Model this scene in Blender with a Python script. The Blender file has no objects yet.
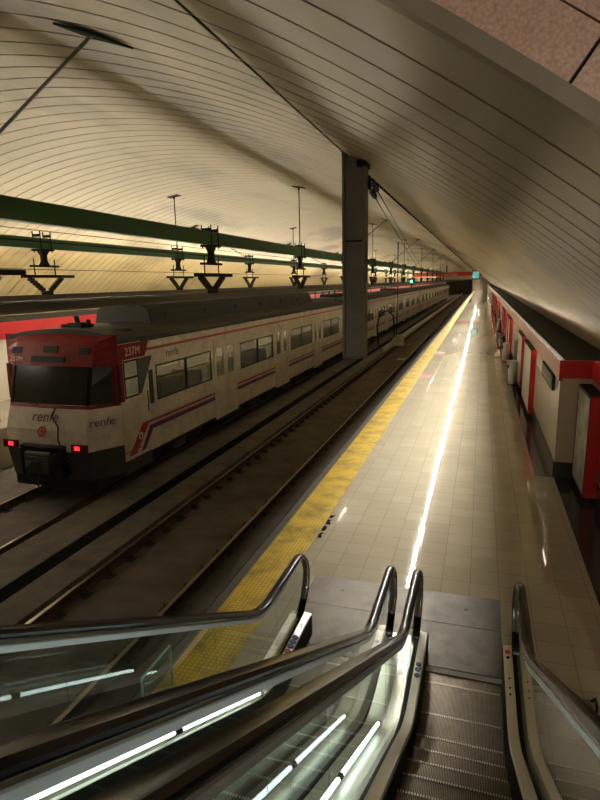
import bpy, bmesh, math, random
from mathutils import Vector, Matrix
random.seed(7)
S = bpy.context.scene
COL = S.collection
R = math.radians
PI = math.pi
H = 3.65                      # camera height above the platform
# ------------------------------------------------------------------ camera
cam = bpy.data.cameras.new('camera'); camo = bpy.data.objects.new('camera', cam); COL.objects.link(camo)
Yv = Vector((183, 121, -565.)).normalized()
Xv = Vector((1827, -82, 565.)); Xv = (Xv - Yv * Xv.dot(Yv)).normalized()
Zv = Xv.cross(Yv)
# rows of the camera-to-world matrix are the world axes seen in camera space
camo.matrix_world = Matrix(((Xv.x, Xv.y, Xv.z, 0), (Yv.x, Yv.y, Yv.z, 0), (Zv.x, Zv.y, Zv.z, H), (0, 0, 0, 1)))
cam.sensor_fit = 'VERTICAL'; cam.sensor_height = 36; cam.lens = 36 * 565 / 800.
cam.clip_start = 0.02; cam.clip_end = 500
S.camera = camo
# ------------------------------------------------------------------ world, exposure
w = bpy.data.worlds.new('world'); S.world = w; w.use_nodes = True
w.node_tree.nodes['Background'].inputs[0].default_value = (.75, .62, .45, 1)
w.node_tree.nodes['Background'].inputs[1].default_value = 0.02
S.view_settings.view_transform = 'Standard'; S.view_settings.look = 'None'
S.view_settings.exposure = 0.60; S.view_settings.gamma = 1; S.view_settings.use_curve_mapping = False
# light levels of the lamps, real and added (emission strengths, W/m2 style)
E_SLOT = 1200.0       # tubes recessed in the ceiling slot above the platform
E_FAR_UP = 66.0      # tubes on top of the opposite cable tray
E_FAR_DN = 75.0
E_ESC = 5.0         # tubes beside the escalators
E_HALL_FILL = 36.0         # unseen fill lamps added in the hall behind the camera
E_UNDER_FILL = 60.0      # hidden fill tubes added under the right fascia
E_BEAM_FILL = 17.0        # hidden fill tubes added on the far side of the near green beam
E_COVE_FILL = 14.0       # hidden fill tubes added in the cove behind the right fascia
L = 190.0            # length of the hall
Y0 = 1.9             # plane of the end arch
# ------------------------------------------------------------------ materials
def mat(name, col, rough=.5, metal=0, spec=.5, emit=None, es=0, bump=None, var=0, vscale=3, dirt=None, coat=0):
    m = bpy.data.materials.new(name); m.use_nodes = True
    nt = m.node_tree; b = nt.nodes['Principled BSDF']
    b.inputs['Base Color'].default_value = (*col, 1); b.inputs['Roughness'].default_value = rough
    b.inputs['Metallic'].default_value = metal; b.inputs['Specular IOR Level'].default_value = spec
    if coat: b.inputs['Coat Weight'].default_value = coat; b.inputs['Coat Roughness'].default_value = .08
    if emit: b.inputs['Emission Color'].default_value = (*emit, 1); b.inputs['Emission Strength'].default_value = es
    if var:
        tc = nt.nodes.new('ShaderNodeTexCoord'); n = nt.nodes.new('ShaderNodeTexNoise'); n.inputs['Scale'].default_value = vscale
        n.inputs['Detail'].default_value = 6; n.inputs['Roughness'].default_value = .65
        r = nt.nodes.new('ShaderNodeValToRGB')
        lo = tuple(c * (1 - var) for c in col) if dirt is None else dirt
        r.color_ramp.elements[0].position = .32; r.color_ramp.elements[1].position = .68
        r.color_ramp.elements[0].color = (*lo, 1); r.color_ramp.elements[1].color = (*[min(1, c * (1 + var * .35)) for c in col], 1)
        nt.links.new(tc.outputs['Object'], n.inputs['Vector']); nt.links.new(n.outputs['Fac'], r.inputs[0]); nt.links.new(r.outputs[0], b.inputs['Base Color'])
    if bump:
        tc = nt.nodes.new('ShaderNodeTexCoord'); n = nt.nodes.new('ShaderNodeTexNoise'); n.inputs['Scale'].default_value = bump[0]
        bp = nt.nodes.new('ShaderNodeBump'); bp.inputs['Strength'].default_value = bump[1]; bp.inputs['Distance'].default_value = .01
        nt.links.new(tc.outputs['Object'], n.inputs['Vector']); nt.links.new(n.outputs['Fac'], bp.inputs['Height']); nt.links.new(bp.outputs[0], b.inputs['Normal'])
    return m
def emis(name, col, s):
    m = bpy.data.materials.new(name); m.use_nodes = True; nt = m.node_tree
    nt.nodes.clear(); e = nt.nodes.new('ShaderNodeEmission'); o = nt.nodes.new('ShaderNodeOutputMaterial')
    e.inputs[0].default_value = (*col, 1); e.inputs[1].default_value = s; nt.links.new(e.outputs[0], o.inputs[0]); return m
def glass(name, tint, mixf=.0, rough=0., ior=1.45, dirt=0.0):
    m = bpy.data.materials.new(name); m.use_nodes = True; nt = m.node_tree; nt.nodes.clear()
    o = nt.nodes.new('ShaderNodeOutputMaterial'); t = nt.nodes.new('ShaderNodeBsdfTransparent'); t.inputs[0].default_value = (*tint, 1)
    g = nt.nodes.new('ShaderNodeBsdfGlossy'); g.inputs['Roughness'].default_value = rough
    f = nt.nodes.new('ShaderNodeFresnel'); f.inputs[0].default_value = ior
    mx = nt.nodes.new('ShaderNodeMixShader'); ge = nt.nodes.new('ShaderNodeNewGeometry'); ml = nt.nodes.new('ShaderNodeMath'); ml.operation = 'MULTIPLY'; iv = nt.nodes.new('ShaderNodeMath'); iv.operation = 'SUBTRACT'; iv.inputs[0].default_value = 1
    nt.links.new(ge.outputs['Backfacing'], iv.inputs[1]); nt.links.new(f.outputs[0], ml.inputs[0]); nt.links.new(iv.outputs[0], ml.inputs[1]); nt.links.new(ml.outputs[0], mx.inputs[0]); nt.links.new(t.outputs[0], mx.inputs[1]); nt.links.new(g.outputs[0], mx.inputs[2])
    if dirt:
        d = nt.nodes.new('ShaderNodeBsdfDiffuse'); d.inputs[0].default_value = (.55, .55, .48, 1)
        m2 = nt.nodes.new('ShaderNodeMixShader'); m2.inputs[0].default_value = dirt
        nt.links.new(mx.outputs[0], m2.inputs[1]); nt.links.new(d.outputs[0], m2.inputs[2]); nt.links.new(m2.outputs[0], o.inputs[0])
    else: nt.links.new(mx.outputs[0], o.inputs[0])
    return m
class N:                                    # tiny node helper
    def __init__(s, m): s.nt = m.node_tree; s.b = s.nt.nodes.get('Principled BSDF')
    def n(s, t, **k):
        x = s.nt.nodes.new(t)
        for a, b in k.items(): setattr(x, a, b)
        return x
    def l(s, a, b): s.nt.links.new(a, b)
    def math(s, op, a, b=None, c=None):
        x = s.n('ShaderNodeMath', operation=op)
        for i, v in enumerate((a, b, c)):
            if v is None: continue
            if isinstance(v, (int, float)): x.inputs[i].default_value = v
            else: s.l(v, x.inputs[i])
        return x.outputs[0]
    def mix(s, f, a, b):
        x = s.n('ShaderNodeMix', data_type='RGBA')
        if isinstance(f, (int, float)): x.inputs[0].default_value = f
        else: s.l(f, x.inputs[0])
        for i, v in ((6, a), (7, b)):
            if isinstance(v, tuple): x.inputs[i].default_value = (*v, 1)
            else: s.l(v, x.inputs[i])
        return x.outputs[2]
def tile_mat(name, sx, sy, ox, oy, cols, joint, jw=.004, rough=.22, roughvar=.08):
    m = mat(name, cols[0], rough); q = N(m)
    tc = q.n('ShaderNodeTexCoord'); sp = q.n('ShaderNodeSeparateXYZ'); q.l(tc.outputs['Object'], sp.inputs[0])
    fx = q.math('DIVIDE', q.math('SUBTRACT', sp.outputs[0], ox), sx); fy = q.math('DIVIDE', q.math('SUBTRACT', sp.outputs[1], oy), sy)
    ax = q.math('ABSOLUTE', q.math('SUBTRACT', q.math('FRACT', fx), .5)); ay = q.math('ABSOLUTE', q.math('SUBTRACT', q.math('FRACT', fy), .5))
    j = q.math('MAXIMUM', q.math('GREATER_THAN', ax, .5 - jw / sx), q.math('GREATER_THAN', ay, .5 - jw / sy))
    cb = q.n('ShaderNodeCombineXYZ'); q.l(q.math('FLOOR', fx), cb.inputs[0]); q.l(q.math('FLOOR', fy), cb.inputs[1])
    wn = q.n('ShaderNodeTexWhiteNoise', noise_dimensions='3D'); q.l(cb.outputs[0], wn.inputs['Vector'])
    nz = q.n('ShaderNodeTexNoise'); nz.inputs['Scale'].default_value = .9; nz.inputs['Detail'].default_value = 8; q.l(tc.outputs['Object'], nz.inputs['Vector'])
    n2 = q.n('ShaderNodeTexNoise'); n2.inputs['Scale'].default_value = 60; n2.inputs['Detail'].default_value = 3; q.l(tc.outputs['Object'], n2.inputs['Vector'])
    c = q.mix(wn.outputs['Value'], cols[0], cols[1])
    c = q.mix(q.math('MULTIPLY', q.math('SUBTRACT', nz.outputs['Fac'], .35), .9), c, cols[2])
    c = q.mix(q.math('MULTIPLY', n2.outputs['Fac'], .25), c, cols[2])
    c = q.mix(q.math('MULTIPLY', j, .55), c, joint)
    q.l(c, q.b.inputs['Base Color'])
    rr = q.math('ADD', q.math('MULTIPLY', nz.outputs['Fac'], roughvar), rough - roughvar / 2); q.l(rr, q.b.inputs['Roughness'])
    bp = q.n('ShaderNodeBump'); bp.inputs['Strength'].default_value = .25; bp.inputs['Distance'].default_value = .003
    q.l(q.math('SUBTRACT', 1, j), bp.inputs['Height']); q.l(bp.outputs[0], q.b.inputs['Normal'])
    return m
M = {}
M['tile'] = tile_mat('platform tile', .333, .333, .345, 6.33, ((.46, .405, .305), (.40, .35, .26), (.32, .275, .195)), (.12, .10, .07), rough=.038, roughvar=.03)
M['band'] = tile_mat('dark granite band', .9, .9, 0, 11, ((.035, .033, .035), (.05, .046, .046), (.02, .02, .02)), (.01, .01, .01), rough=.12)
M['edge'] = mat('platform edge stone', (.07, .063, .053), .5, var=.35, vscale=4)
# yellow tactile paving
m = mat('yellow tactile paving', (.62, .40, .02), .45); q = N(m)
tc = q.n('ShaderNodeTexCoord'); vo = q.n('ShaderNodeSeparateXYZ'); q.l(tc.outputs['Object'], vo.inputs[0])
px = q.math('ABSOLUTE', q.math('SUBTRACT', q.math('FRACT', q.math('MULTIPLY', vo.outputs[0], 20)), .5))
py = q.math('ABSOLUTE', q.math('SUBTRACT', q.math('FRACT', q.math('MULTIPLY', vo.outputs[1], 20)), .5))
d = q.math('SQRT', q.math('ADD', q.math('POWER', px, 2), q.math('POWER', py, 2)))
stud = q.math('LESS_THAN', d, .3)
nz = q.n('ShaderNodeTexNoise'); nz.inputs['Scale'].default_value = 2.2; nz.inputs['Detail'].default_value = 9; nz.inputs['Roughness'].default_value = .7; q.l(tc.outputs['Object'], nz.inputs['Vector'])
rp = q.n('ShaderNodeValToRGB'); rp.color_ramp.elements[0].position = .36; rp.color_ramp.elements[1].position = .56
rp.color_ramp.elements[0].color = (.30, .19, .015, 1); rp.color_ramp.elements[1].color = (.80, .52, .015, 1); q.l(nz.outputs['Fac'], rp.inputs[0])
c = q.mix(q.math('MULTIPLY', q.math('SUBTRACT', 1, stud), .45), rp.outputs[0], (.2, .13, .02)); q.l(c, q.b.inputs['Base Color'])
bp = q.n('ShaderNodeBump'); bp.inputs['Distance'].default_value = .006; q.l(stud, bp.inputs['Height']); q.l(bp.outputs[0], q.b.inputs['Normal'])
M['yellow'] = m
# vault panels: cream enamelled metal with soot
m = mat('vault panel', (.5, .45, .33), .4); q = N(m)
tc = q.n('ShaderNodeTexCoord'); mp = q.n('ShaderNodeMapping'); mp.inputs['Scale'].default_value = (.35, .12, .35); q.l(tc.outputs['Object'], mp.inputs[0])
nz = q.n('ShaderNodeTexNoise'); nz.inputs['Scale'].default_value = 1.1; nz.inputs['Detail'].default_value = 5; q.l(mp.outputs[0], nz.inputs['Vector'])
rp = q.n('ShaderNodeValToRGB'); rp.color_ramp.elements[0].position = .36; rp.color_ramp.elements[1].position = .52
rp.color_ramp.elements[0].color = (.20, .155, .085, 1); rp.color_ramp.elements[1].color = (.45, .375, .225, 1); q.l(nz.outputs['Fac'], rp.inputs[0])
sp = q.n('ShaderNodeSeparateXYZ'); q.l(tc.outputs['Object'], sp.inputs[0])
wn = q.n('ShaderNodeTexWhiteNoise', noise_dimensions='1D'); q.l(q.math('FLOOR', q.math('MULTIPLY', sp.outputs[1], 2.5)), wn.inputs['W'])
c = q.mix(q.math('MULTIPLY', wn.outputs['Value'], .22), rp.outputs[0], (.3, .26, .18)); q.l(c, q.b.inputs['Base Color'])
q.b.inputs['Roughness'].default_value = .42
M['vault'] = m
M['baffle'] = mat('black baffle', (.0015, .0015, .0015), 1, spec=0)
M['gap'] = mat('dark gap', (.02, .017, .012), .8)
# pink granite
m = mat('pink granite', (.42, .25, .19), .3); q = N(m)
tc = q.n('ShaderNodeTexCoord'); vn = q.n('ShaderNodeTexVoronoi'); vn.inputs['Scale'].default_value = 90; q.l(tc.outputs['Object'], vn.inputs['Vector'])
nz = q.n('ShaderNodeTexNoise'); nz.inputs['Scale'].default_value = 14; nz.inputs['Detail'].default_value = 8; q.l(tc.outputs['Object'], nz.inputs['Vector'])
c = q.mix(nz.outputs['Fac'], (.45, .26, .19), (.80, .56, .44)); c = q.mix(q.math('MULTIPLY', vn.outputs['Distance'], .6), c, (.2, .12, .09)); q.l(c, q.b.inputs['Base Color'])
M['pink'] = m
M['trim'] = mat('bronze trim', (.20, .155, .10), .5, var=.2, vscale=6)
M['steel'] = mat('brushed steel', (.50, .48, .44), .28, 1, bump=(40, .05))
M['alu'] = mat('aluminium profile', (.66, .67, .67), .2, 1)
M['deck'] = mat('decking steel', (.74, .70, .60), .38, .8, bump=(30, .08))
M['plate'] = mat('landing plate steel', (.085, .066, .042), .38, .45, var=.55, vscale=5, bump=(220, .3))
M['rubber'] = mat('handrail rubber', (.004, .0035, .003), .22, 0, .38)
M['clamp'] = mat('matte aluminium', (.80, .85, .88), .40, .45)
M['chrome'] = mat('chrome line', (.75, .75, .78), .12, 1)
M['blackm'] = mat('black metal', (.008, .008, .008), .6, spec=.2)
M['glassesc'] = glass('escalator glass', (.90, .95, .93), ior=1.75, dirt=.012)
M['glassedge'] = mat('glass edge', (.35, .55, .5), .1)
# escalator step, ribbed along its length
m = mat('ribbed step', (.20, .165, .125), .36, .6); q = N(m)
tc = q.n('ShaderNodeTexCoord'); sp = q.n('ShaderNodeSeparateXYZ'); q.l(tc.outputs['Object'], sp.inputs[0])
fr = q.math('FRACT', q.math('MULTIPLY', sp.outputs[0], 95)); rib = q.math('GREATER_THAN', fr, .45)
nz = q.n('ShaderNodeTexNoise'); nz.inputs['Scale'].default_value = 9; nz.inputs['Detail'].default_value = 6; q.l(tc.outputs['Object'], nz.inputs['Vector'])
c = q.mix(rib, (.03, .024, .018), (.42, .34, .24)); c = q.mix(q.math('MULTIPLY', nz.outputs['Fac'], .8), c, (.06, .047, .033)); q.l(c, q.b.inputs['Base Color'])
bp = q.n('ShaderNodeBump'); bp.inputs['Distance'].default_value = .006; q.l(rib, bp.inputs['Height']); q.l(bp.outputs[0], q.b.inputs['Normal'])
M['step'] = m
M['tube'] = emis('lamp tube', (.86, 1.0, .96), E_ESC)
M['slot'] = emis('slot tube', (1.0, .96, .86), E_SLOT)
M['farup'] = emis('tray tube', (1.0, .85, .54), E_FAR_UP)
M['fardn'] = emis('tray tube low', (1.0, .92, .74), E_FAR_DN)
M['hall'] = emis('hall fill lamp', (1.0, .90, .74), E_HALL_FILL)
M['under'] = emis('fascia fill tube', (1.0, .94, .80), E_UNDER_FILL)
M['beamfill'] = emis('beam fill tube', (1.0, .86, .58), E_BEAM_FILL)
M['cove'] = emis('cove fill tube', (1.0, .93, .78), E_COVE_FILL)
M['bed'] = mat('track slab', (.13, .108, .083), .8, var=.5, vscale=1.3, bump=(25, .4))
M['bedd'] = mat('dark track edge', (.075, .062, .048), .85, var=.4, vscale=2)
M['plinth'] = mat('concrete plinth', (.16, .138, .108), .8, var=.45, vscale=1.7, bump=(25, .4))
M['drain'] = mat('drain grate', (.010, .010, .009), 1, spec=.05)
M['rail'] = mat('rusty rail', (.11, .07, .045), .6, .3, var=.4, vscale=6)
M['railtop'] = mat('worn rail head', (.30, .25, .20), .35, 1)
M['clip'] = mat('rail fastener', (.03, .024, .018), .7)
M['curb'] = mat('pale duct', (.88, .87, .82), .7, var=.2, vscale=2)
M['white'] = mat('white enamel', (.72, .66, .56), .22)
M['pinkwall'] = mat('wall beige', (.50, .40, .29), .4, var=.12, vscale=4)
M['fasciap'] = mat('pink fascia', (.62, .36, .30), .35)
M['red'] = mat('red enamel', (.50, .012, .012), .35)
M['green'] = mat('green beam paint', (.022, .10, .018), .45)
M['plateg'] = mat('green plate', (.008, .03, .008), .9, spec=.1)
M['iron'] = mat('dark iron', (.010, .008, .006), .7, spec=.2)
M['iron2'] = mat('column steel', (.20, .175, .14), .55, 0, var=.3, vscale=3)
M['insul'] = mat('insulator', (.03, .022, .018), .35)
M['copper'] = mat('conductor bar', (.10, .085, .06), .5, .5)
M['cream'] = mat('train cream', (.60, .53, .41), .35, var=.3, vscale=2.5, coat=.2)
M['tred'] = mat('train red', (.20, .008, .010), .55, spec=.25, var=.3, vscale=2)
M['tline'] = mat('train stripe red', (.36, .02, .03), .4)
M['purple'] = mat('train stripe purple', (.10, .012, .09), .4)
M['tdark'] = mat('train underframe', (.016, .014, .012), .75, var=.4, vscale=5)
M['tgrey'] = mat('train grey skirt', (.045, .043, .04), .6, var=.3, vscale=4)
M['troof'] = mat('train roof', (.032, .026, .018), .7, var=.4, vscale=3)
M['tglass'] = glass('train window', (.62, .62, .55), ior=1.6, dirt=.16)
M['wscreen'] = mat('windscreen glass', (.030, .027, .020), .22, 0, .22)
M['inner'] = mat('train interior', (.42, .38, .29), .6)
M['carlamp'] = emis('carriage lamp', (1, .92, .72), 5)
M['seat'] = mat('seat fabric', (.22, .20, .22), .8)
M['yellowp'] = mat('yellow pole', (.6, .45, .12), .4)
M['tail'] = mat('tail lamp', (.6, .01, .01), .3, emit=(1, .03, .04), es=1.1)
M['taildk'] = mat('tail lens', (.12, .008, .008), .2)
M['bluel'] = mat('blue sticker', (.03, .05, .28), .4)
M['redl'] = mat('red sticker', (.80, .02, .07), .4)
M['whitel'] = mat('white sticker', (.7, .68, .62), .4)
M['logor'] = mat('logo red', (.40, .02, .03), .4)
M['txt'] = mat('lettering', (.10, .035, .06), .5)
M['txtw'] = mat('pale lettering', (.50, .36, .32), .5)
M['poster'] = mat('poster sheet', (.20, .21, .17), .25, var=.6, vscale=2.2, dirt=(.55, .53, .44))
M['posterw'] = mat('poster white', (.62, .62, .56), .3, var=.15, vscale=3)
M['screen'] = mat('display screen', (.05, .2, .18), .3, emit=(.25, .75, .65), es=.3)
M['signal'] = mat('signal lens', (.05, .4, .15), .3, emit=(.1, 1, .35), es=6)
M['box'] = mat('equipment box', (.22, .20, .17), .6)
M['boxtop'] = mat('dark roof sheet', (.022, .018, .012), .9)
# ------------------------------------------------------------------ mesh builder
class MB:
    def __init__(s): s.v = []; s.f = []
    def poly(s, pts, faces):
        b = len(s.v); s.v += [tuple(p) for p in pts]; s.f += [tuple(b + i for i in f) for f in faces]; return s
    def box(s, x0, x1, y0, y1, z0, z1):
        return s.poly([(x0, y0, z0), (x1, y0, z0), (x1, y1, z0), (x0, y1, z0), (x0, y0, z1), (x1, y0, z1), (x1, y1, z1), (x0, y1, z1)],
                      [(0, 3, 2, 1), (4, 5, 6, 7), (0, 1, 5, 4), (1, 2, 6, 5), (2, 3, 7, 6), (3, 0, 4, 7)])
    def prism(s, prof, axis, a, b):        # closed profile extruded along an axis; prof in the two other axes (in order)
        def P(u, v, t): return {'x': (t, u, v), 'y': (u, t, v), 'z': (u, v, t)}[axis]
        n = len(prof); pts = [P(u, v, a) for u, v in prof] + [P(u, v, b) for u, v in prof]
        fs = [(i, (i + 1) % n, n + (i + 1) % n, n + i) for i in range(n)] + [tuple(range(n - 1, -1, -1)), tuple(range(n, 2 * n))]
        return s.poly(pts, fs)
    def tube(s, pts, r, n=8, cap=True):
        pts = [Vector(p) for p in pts]; rs = r if isinstance(r, (list, tuple)) else [r] * len(pts)
        rings = []; up = None
        for i, p in enumerate(pts):
            t = (pts[min(i + 1, len(pts) - 1)] - pts[max(i - 1, 0)]).normalized()
            if up is None: up = Vector((0, 0, 1)) if abs(t.z) < .9 else Vector((1, 0, 0))
            u = (up - t * up.dot(t)).normalized(); w_ = t.cross(u); up = u
            rings.append([p + (u * math.cos(2 * PI * k / n) + w_ * math.sin(2 * PI * k / n)) * rs[i] for k in range(n)])
        fs = []
        for i in range(len(pts) - 1):
            for k in range(n): fs.append((i * n + k, i * n + (k + 1) % n, (i + 1) * n + (k + 1) % n, (i + 1) * n + k))
        if cap: fs += [tuple(range(n - 1, -1, -1)), tuple((len(pts) - 1) * n + k for k in range(n))]
        return s.poly([v for rg in rings for v in rg], fs)
    def sweep(s, path, prof, x):           # path of (y,z); prof of (dx, normal offset); swept beside x
        n = len(prof); pts = []
        for i, (y, z) in enumerate(path):
            a = path[max(i - 1, 0)]; b = path[min(i + 1, len(path) - 1)]
            ty, tz = b[0] - a[0], b[1] - a[1]; l = math.hypot(ty, tz) or 1; ty /= l; tz /= l
            ny, nz_ = -tz, ty
            for dx, h in prof: pts.append((x + dx, y + ny * h, z + nz_ * h))
        fs = [(i * n + k, i * n + (k + 1) % n, (i + 1) * n + (k + 1) % n, (i + 1) * n + k) for i in range(len(path) - 1) for k in range(n)]
        fs += [tuple(range(n - 1, -1, -1)), tuple((len(path) - 1) * n + k for k in range(n))]
        return s.poly(pts, fs)
    def build(s, name, m, parent=None, smooth=False, bevel=0, loc=None):
        me = bpy.data.meshes.new(name); me.from_pydata(s.v, [], s.f)
        bm = bmesh.new(); bm.from_mesh(me); bmesh.ops.recalc_face_normals(bm, faces=bm.faces); bm.to_mesh(me); bm.free()
        ms = m if isinstance(m, (list, tuple)) else [m]
        for k in ms: me.materials.append(k)
        if smooth:
            for p in me.polygons: p.use_smooth = True
        o = bpy.data.objects.new(name, me); COL.objects.link(o)
        if smooth:
            md = o.modifiers.new('split', 'EDGE_SPLIT'); md.split_angle = R(35)
        if bevel:
            md = o.modifiers.new('bevel', 'BEVEL'); md.width = bevel; md.segments = 2; md.limit_method = 'ANGLE'
        if parent is not None:
            o.parent = parent
            o.matrix_parent_inverse = parent.matrix_world.inverted() if parent.type != 'EMPTY' or True else Matrix()
        return o
def setp(o, label=None, cat=None, group=None, kind=None):
    if label: o['label'] = label
    if cat: o['category'] = cat
    if group: o['group'] = group
    if kind: o['kind'] = kind
    return o
def thing(name, label, cat, loc, group=None):
    o = bpy.data.objects.new(name, None); COL.objects.link(o); o.location = loc; o.empty_display_size = .2
    o.matrix_world = Matrix.Translation(Vector(loc)); return setp(o, label, cat, group)
def struct(o): o['kind'] = 'structure'; return o
def dup_tree(root, delta, label=None, group=None):
    r = root.copy(); COL.objects.link(r); r.location = Vector(root.location) + Vector(delta)
    if label: r['label'] = label
    if group: r['group'] = group
    for ch in list(root.children):
        c = ch.copy(); COL.objects.link(c); c.parent = r; c.matrix_parent_inverse = ch.matrix_parent_inverse.copy()
        for g in list(ch.children):
            d = g.copy(); COL.objects.link(d); d.parent = c; d.matrix_parent_inverse = g.matrix_parent_inverse.copy()
    return r
def text(s, size, M4, m, name, parent, ext=.002, shear=0):
    cu = bpy.data.curves.new(name, 'FONT'); cu.body = s; cu.size = size; cu.extrude = ext; cu.align_x = 'CENTER'; cu.align_y = 'CENTER'; cu.shear = shear
    t = bpy.data.objects.new('tmp_text', cu); COL.objects.link(t); dg = bpy.context.evaluated_depsgraph_get(); dg.update()
    me = bpy.data.meshes.new_from_object(t.evaluated_get(dg)); bpy.data.objects.remove(t)
    me.transform(M4); me.materials.clear(); me.materials.append(m)
    o = bpy.data.objects.new(name, me); COL.objects.link(o)
    if parent is not None: o.parent = parent; o.matrix_parent_inverse = parent.matrix_world.inverted()
    return o
def basis(o, ux, uy):
    ux = Vector(ux).normalized(); uy = Vector(uy).normalized(); uz = ux.cross(uy)
    return Matrix(((ux.x, uy.x, uz.x, o[0]), (ux.y, uy.y, uz.y, o[1]), (ux.z, uy.z, uz.z, o[2]), (0, 0, 0, 1)))
ORD = ['nearest', 'second nearest', 'third nearest', 'fourth nearest', 'fifth nearest', 'sixth nearest', 'seventh nearest', 'eighth nearest',
       'ninth nearest', 'tenth nearest', 'eleventh nearest', 'twelfth nearest', 'thirteenth nearest', 'fourteenth nearest', 'fifteenth nearest', 'sixteenth nearest']
# ================================================================== STRUCTURE
VCX, VCZ, VA, VB = -6.9, -7.1, 12.75, 13.5
def vz(x): return VCZ + VB * math.sqrt(max(0, 1 - ((x - VCX) / VA) ** 2))
def vpt(a, dr=0): # a: angle from vertical, +right
    return (VCX + (VA + dr) * math.sin(a), VCZ + (VB + dr) * math.cos(a))
def vang(x): return math.asin((x - VCX) / VA)
SLOTX = -1.75
aL, aR = -R(47.6), R(47.6)
g0, g1 = vang(SLOTX - .023), vang(SLOTX + .023)
def arcs():
    n1 = 44; A = [aL + (g0 - aL) * i / n1 for i in range(n1 + 1)]
    n2 = 20; B = [g1 + (aR - g1) * i / n2 for i in range(n2 + 1)]
    return A, B
mb = MB(); gp = MB()
A_, B_ = arcs()
y = Y0; k = 0
while y < L:
    for arc in (A_, B_):
        pr = [vpt(a) for a in arc]; n = len(pr)
        pts = [(x, y, z) for x, z in pr] + [(x, y + .372, z) for x, z in pr]
        mb.poly(pts, [(i, i + 1, n + i + 1, n + i) for i in range(n - 1)])
        if y < 60:   # returned edges into the groove
            pu = [vpt(a, .03) for a in arc]
            mb.poly([(x, y + .372, z) for x, z in pr] + [(x, y + .372, z) for x, z in pu], [(i, i + 1, n + i + 1, n + i) for i in range(n - 1)])
            mb.poly([(x, y + .4, z) for x, z in pr] + [(x, y + .4, z) for x, z in pu], [(i, i + 1, n + i + 1, n + i) for i in range(n - 1)])
    y += .4
vault = mb.build('ceiling', M['vault'], smooth=False); struct(vault); vault['label'] = 'cream barrel vault of curved metal panels'
for p in vault.data.polygons: p.use_smooth = False
for arc in (A_, B_):
    pr = [vpt(a, .035) for a in arc]; n = len(pr)
    gp.poly([(x, Y0, z) for x, z in pr] + [(x, L, z) for x, z in pr], [(i, i + 1, n + i + 1, n + i) for i in range(n - 1)])
struct(gp.build('ceiling', M['gap']))
# end arch wall (portal) in the plane y = Y0, granite cladding above a bronze trim
mb = MB(); arc = [aL + (aR - aL) * i / 80 for i in range(81)]
pi = [vpt(a, -.0) for a in arc]; po = [vpt(a, .05) for a in arc]; n = len(pi)
mb.poly([(x, Y0 - .06, z) for x, z in pi] + [(x, Y0 - .06, z) for x, z in po] + [(x, Y0, z) for x, z in pi] + [(x, Y0, z) for x, z in po],
        [f for i in range(n - 1) for f in ((i, i + 1, n + i + 1, n + i), (i, i + 1, 2 * n + i + 1, 2 * n + i), (n + i, n + i + 1, 3 * n + i + 1, 3 * n + i))])
struct(mb.build('trim_1', M['trim'], smooth=True))
mb = MB(); seams = MB()
angs = [vang(-12.4 + 0 * 0)]
# granite slabs with open joints
joint_x = [.175 - .62 * k_ for k_ in range(0, 26)][::-1] + [.175 + .62 * k_ for k_ in range(1, 4)]
ja = sorted(vang(x) for x in joint_x if abs((x - VCX) / VA) < .74)
ja = [aL] + ja + [aR]
for r0, r1 in ((.05, .205), (.211, .9), (.908, 1.7)):
    for i in range(len(ja) - 1):
        a0, a1 = ja[i] + .0004, ja[i + 1] - .0004
        P = [vpt(a0 + (a1 - a0) * t / 4, r0) for t in range(5)]; Q = [vpt(a0 + (a1 - a0) * t / 4, r1) for t in range(5)]
        pts = [(x, Y0 - .04, z) for x, z in P + Q] + [(x, Y0 - .01, z) for x, z in P + Q]
        fs = [(t, t + 1, 6 + t, 5 + t) for t in range(4)] + [(0, 5, 15, 10), (4, 9, 19, 14)]
        fs += [(t, t + 1, 11 + t, 10 + t) for t in range(4)] + [(5 + t, 6 + t, 16 + t, 15 + t) for t in range(4)]
        mb.poly(pts, fs)
struct(mb.build('wall_near', M['pink']))
mb = MB(); P = [vpt(a, .05) for a in arc]; Q = [vpt(a, 2.4) for a in arc]
mb.poly([(x, Y0 - .008, z) for x, z in P + Q], [(i, i + 1, n + i + 1, n + i) for i in range(n - 1)])
struct(mb.build('wall_near', M['gap']))
# platform floor with the opening for nothing: continuous slab
EX = -2.80
mb = MB(); mb.box(EX + .08, 1.09, 1.0, L, -.25, 0); mb.box(1.09, 1.42, 1.0, 10.985, -.25, 0)
mb.box(EX + .08, 3.0, -6, 1.0, -.25, 0)
fl = struct(mb.build('floor', M['tile'])); fl['label'] = 'beige tiled platform floor'
mb = MB(); mb.box(1.09, 1.6, 10.985, L, -.25, .0015); mb.box(1.42, 2.2, 1.0, 10.985, -.25, .0015); struct(mb.build('floor', M['band']))
mb = MB(); mb.box(EX - .04, EX + .08, -6, L, -.14, .004); mb.box(EX, EX + .08, -6, L, -1.05, -.14); struct(mb.build('trim_2', M['edge']))
mb = MB(); mb.box(-2.72, -2.17, -6, L, 0, .006)
yl = mb.build('tactile_strip', M['yellow']); setp(yl, 'long yellow studded tactile strip along the platform edge', 'tactile paving')
mb = MB(); mb.box(-16.9, EX, -6, L, -1.35, -1.06); struct(mb.build('floor', M['bed']))
mb = MB(); mb.box(-17.2, -12.0, -6, L, -1.06, 0); struct(mb.build('floor', M['tile']))
mb = MB()
mb.box(-6.62, -6.0, -6, L, -1.06, -.93); mb.box(-7.85, -6.96, -6, L, -1.06, -.93)
struct(mb.build('floor', M['plinth']))
mb = MB(); mb.box(-6.96, -6.62, -6, L, -1.06, -.945); struct(mb.build('trim_3', M['drain']))
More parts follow.
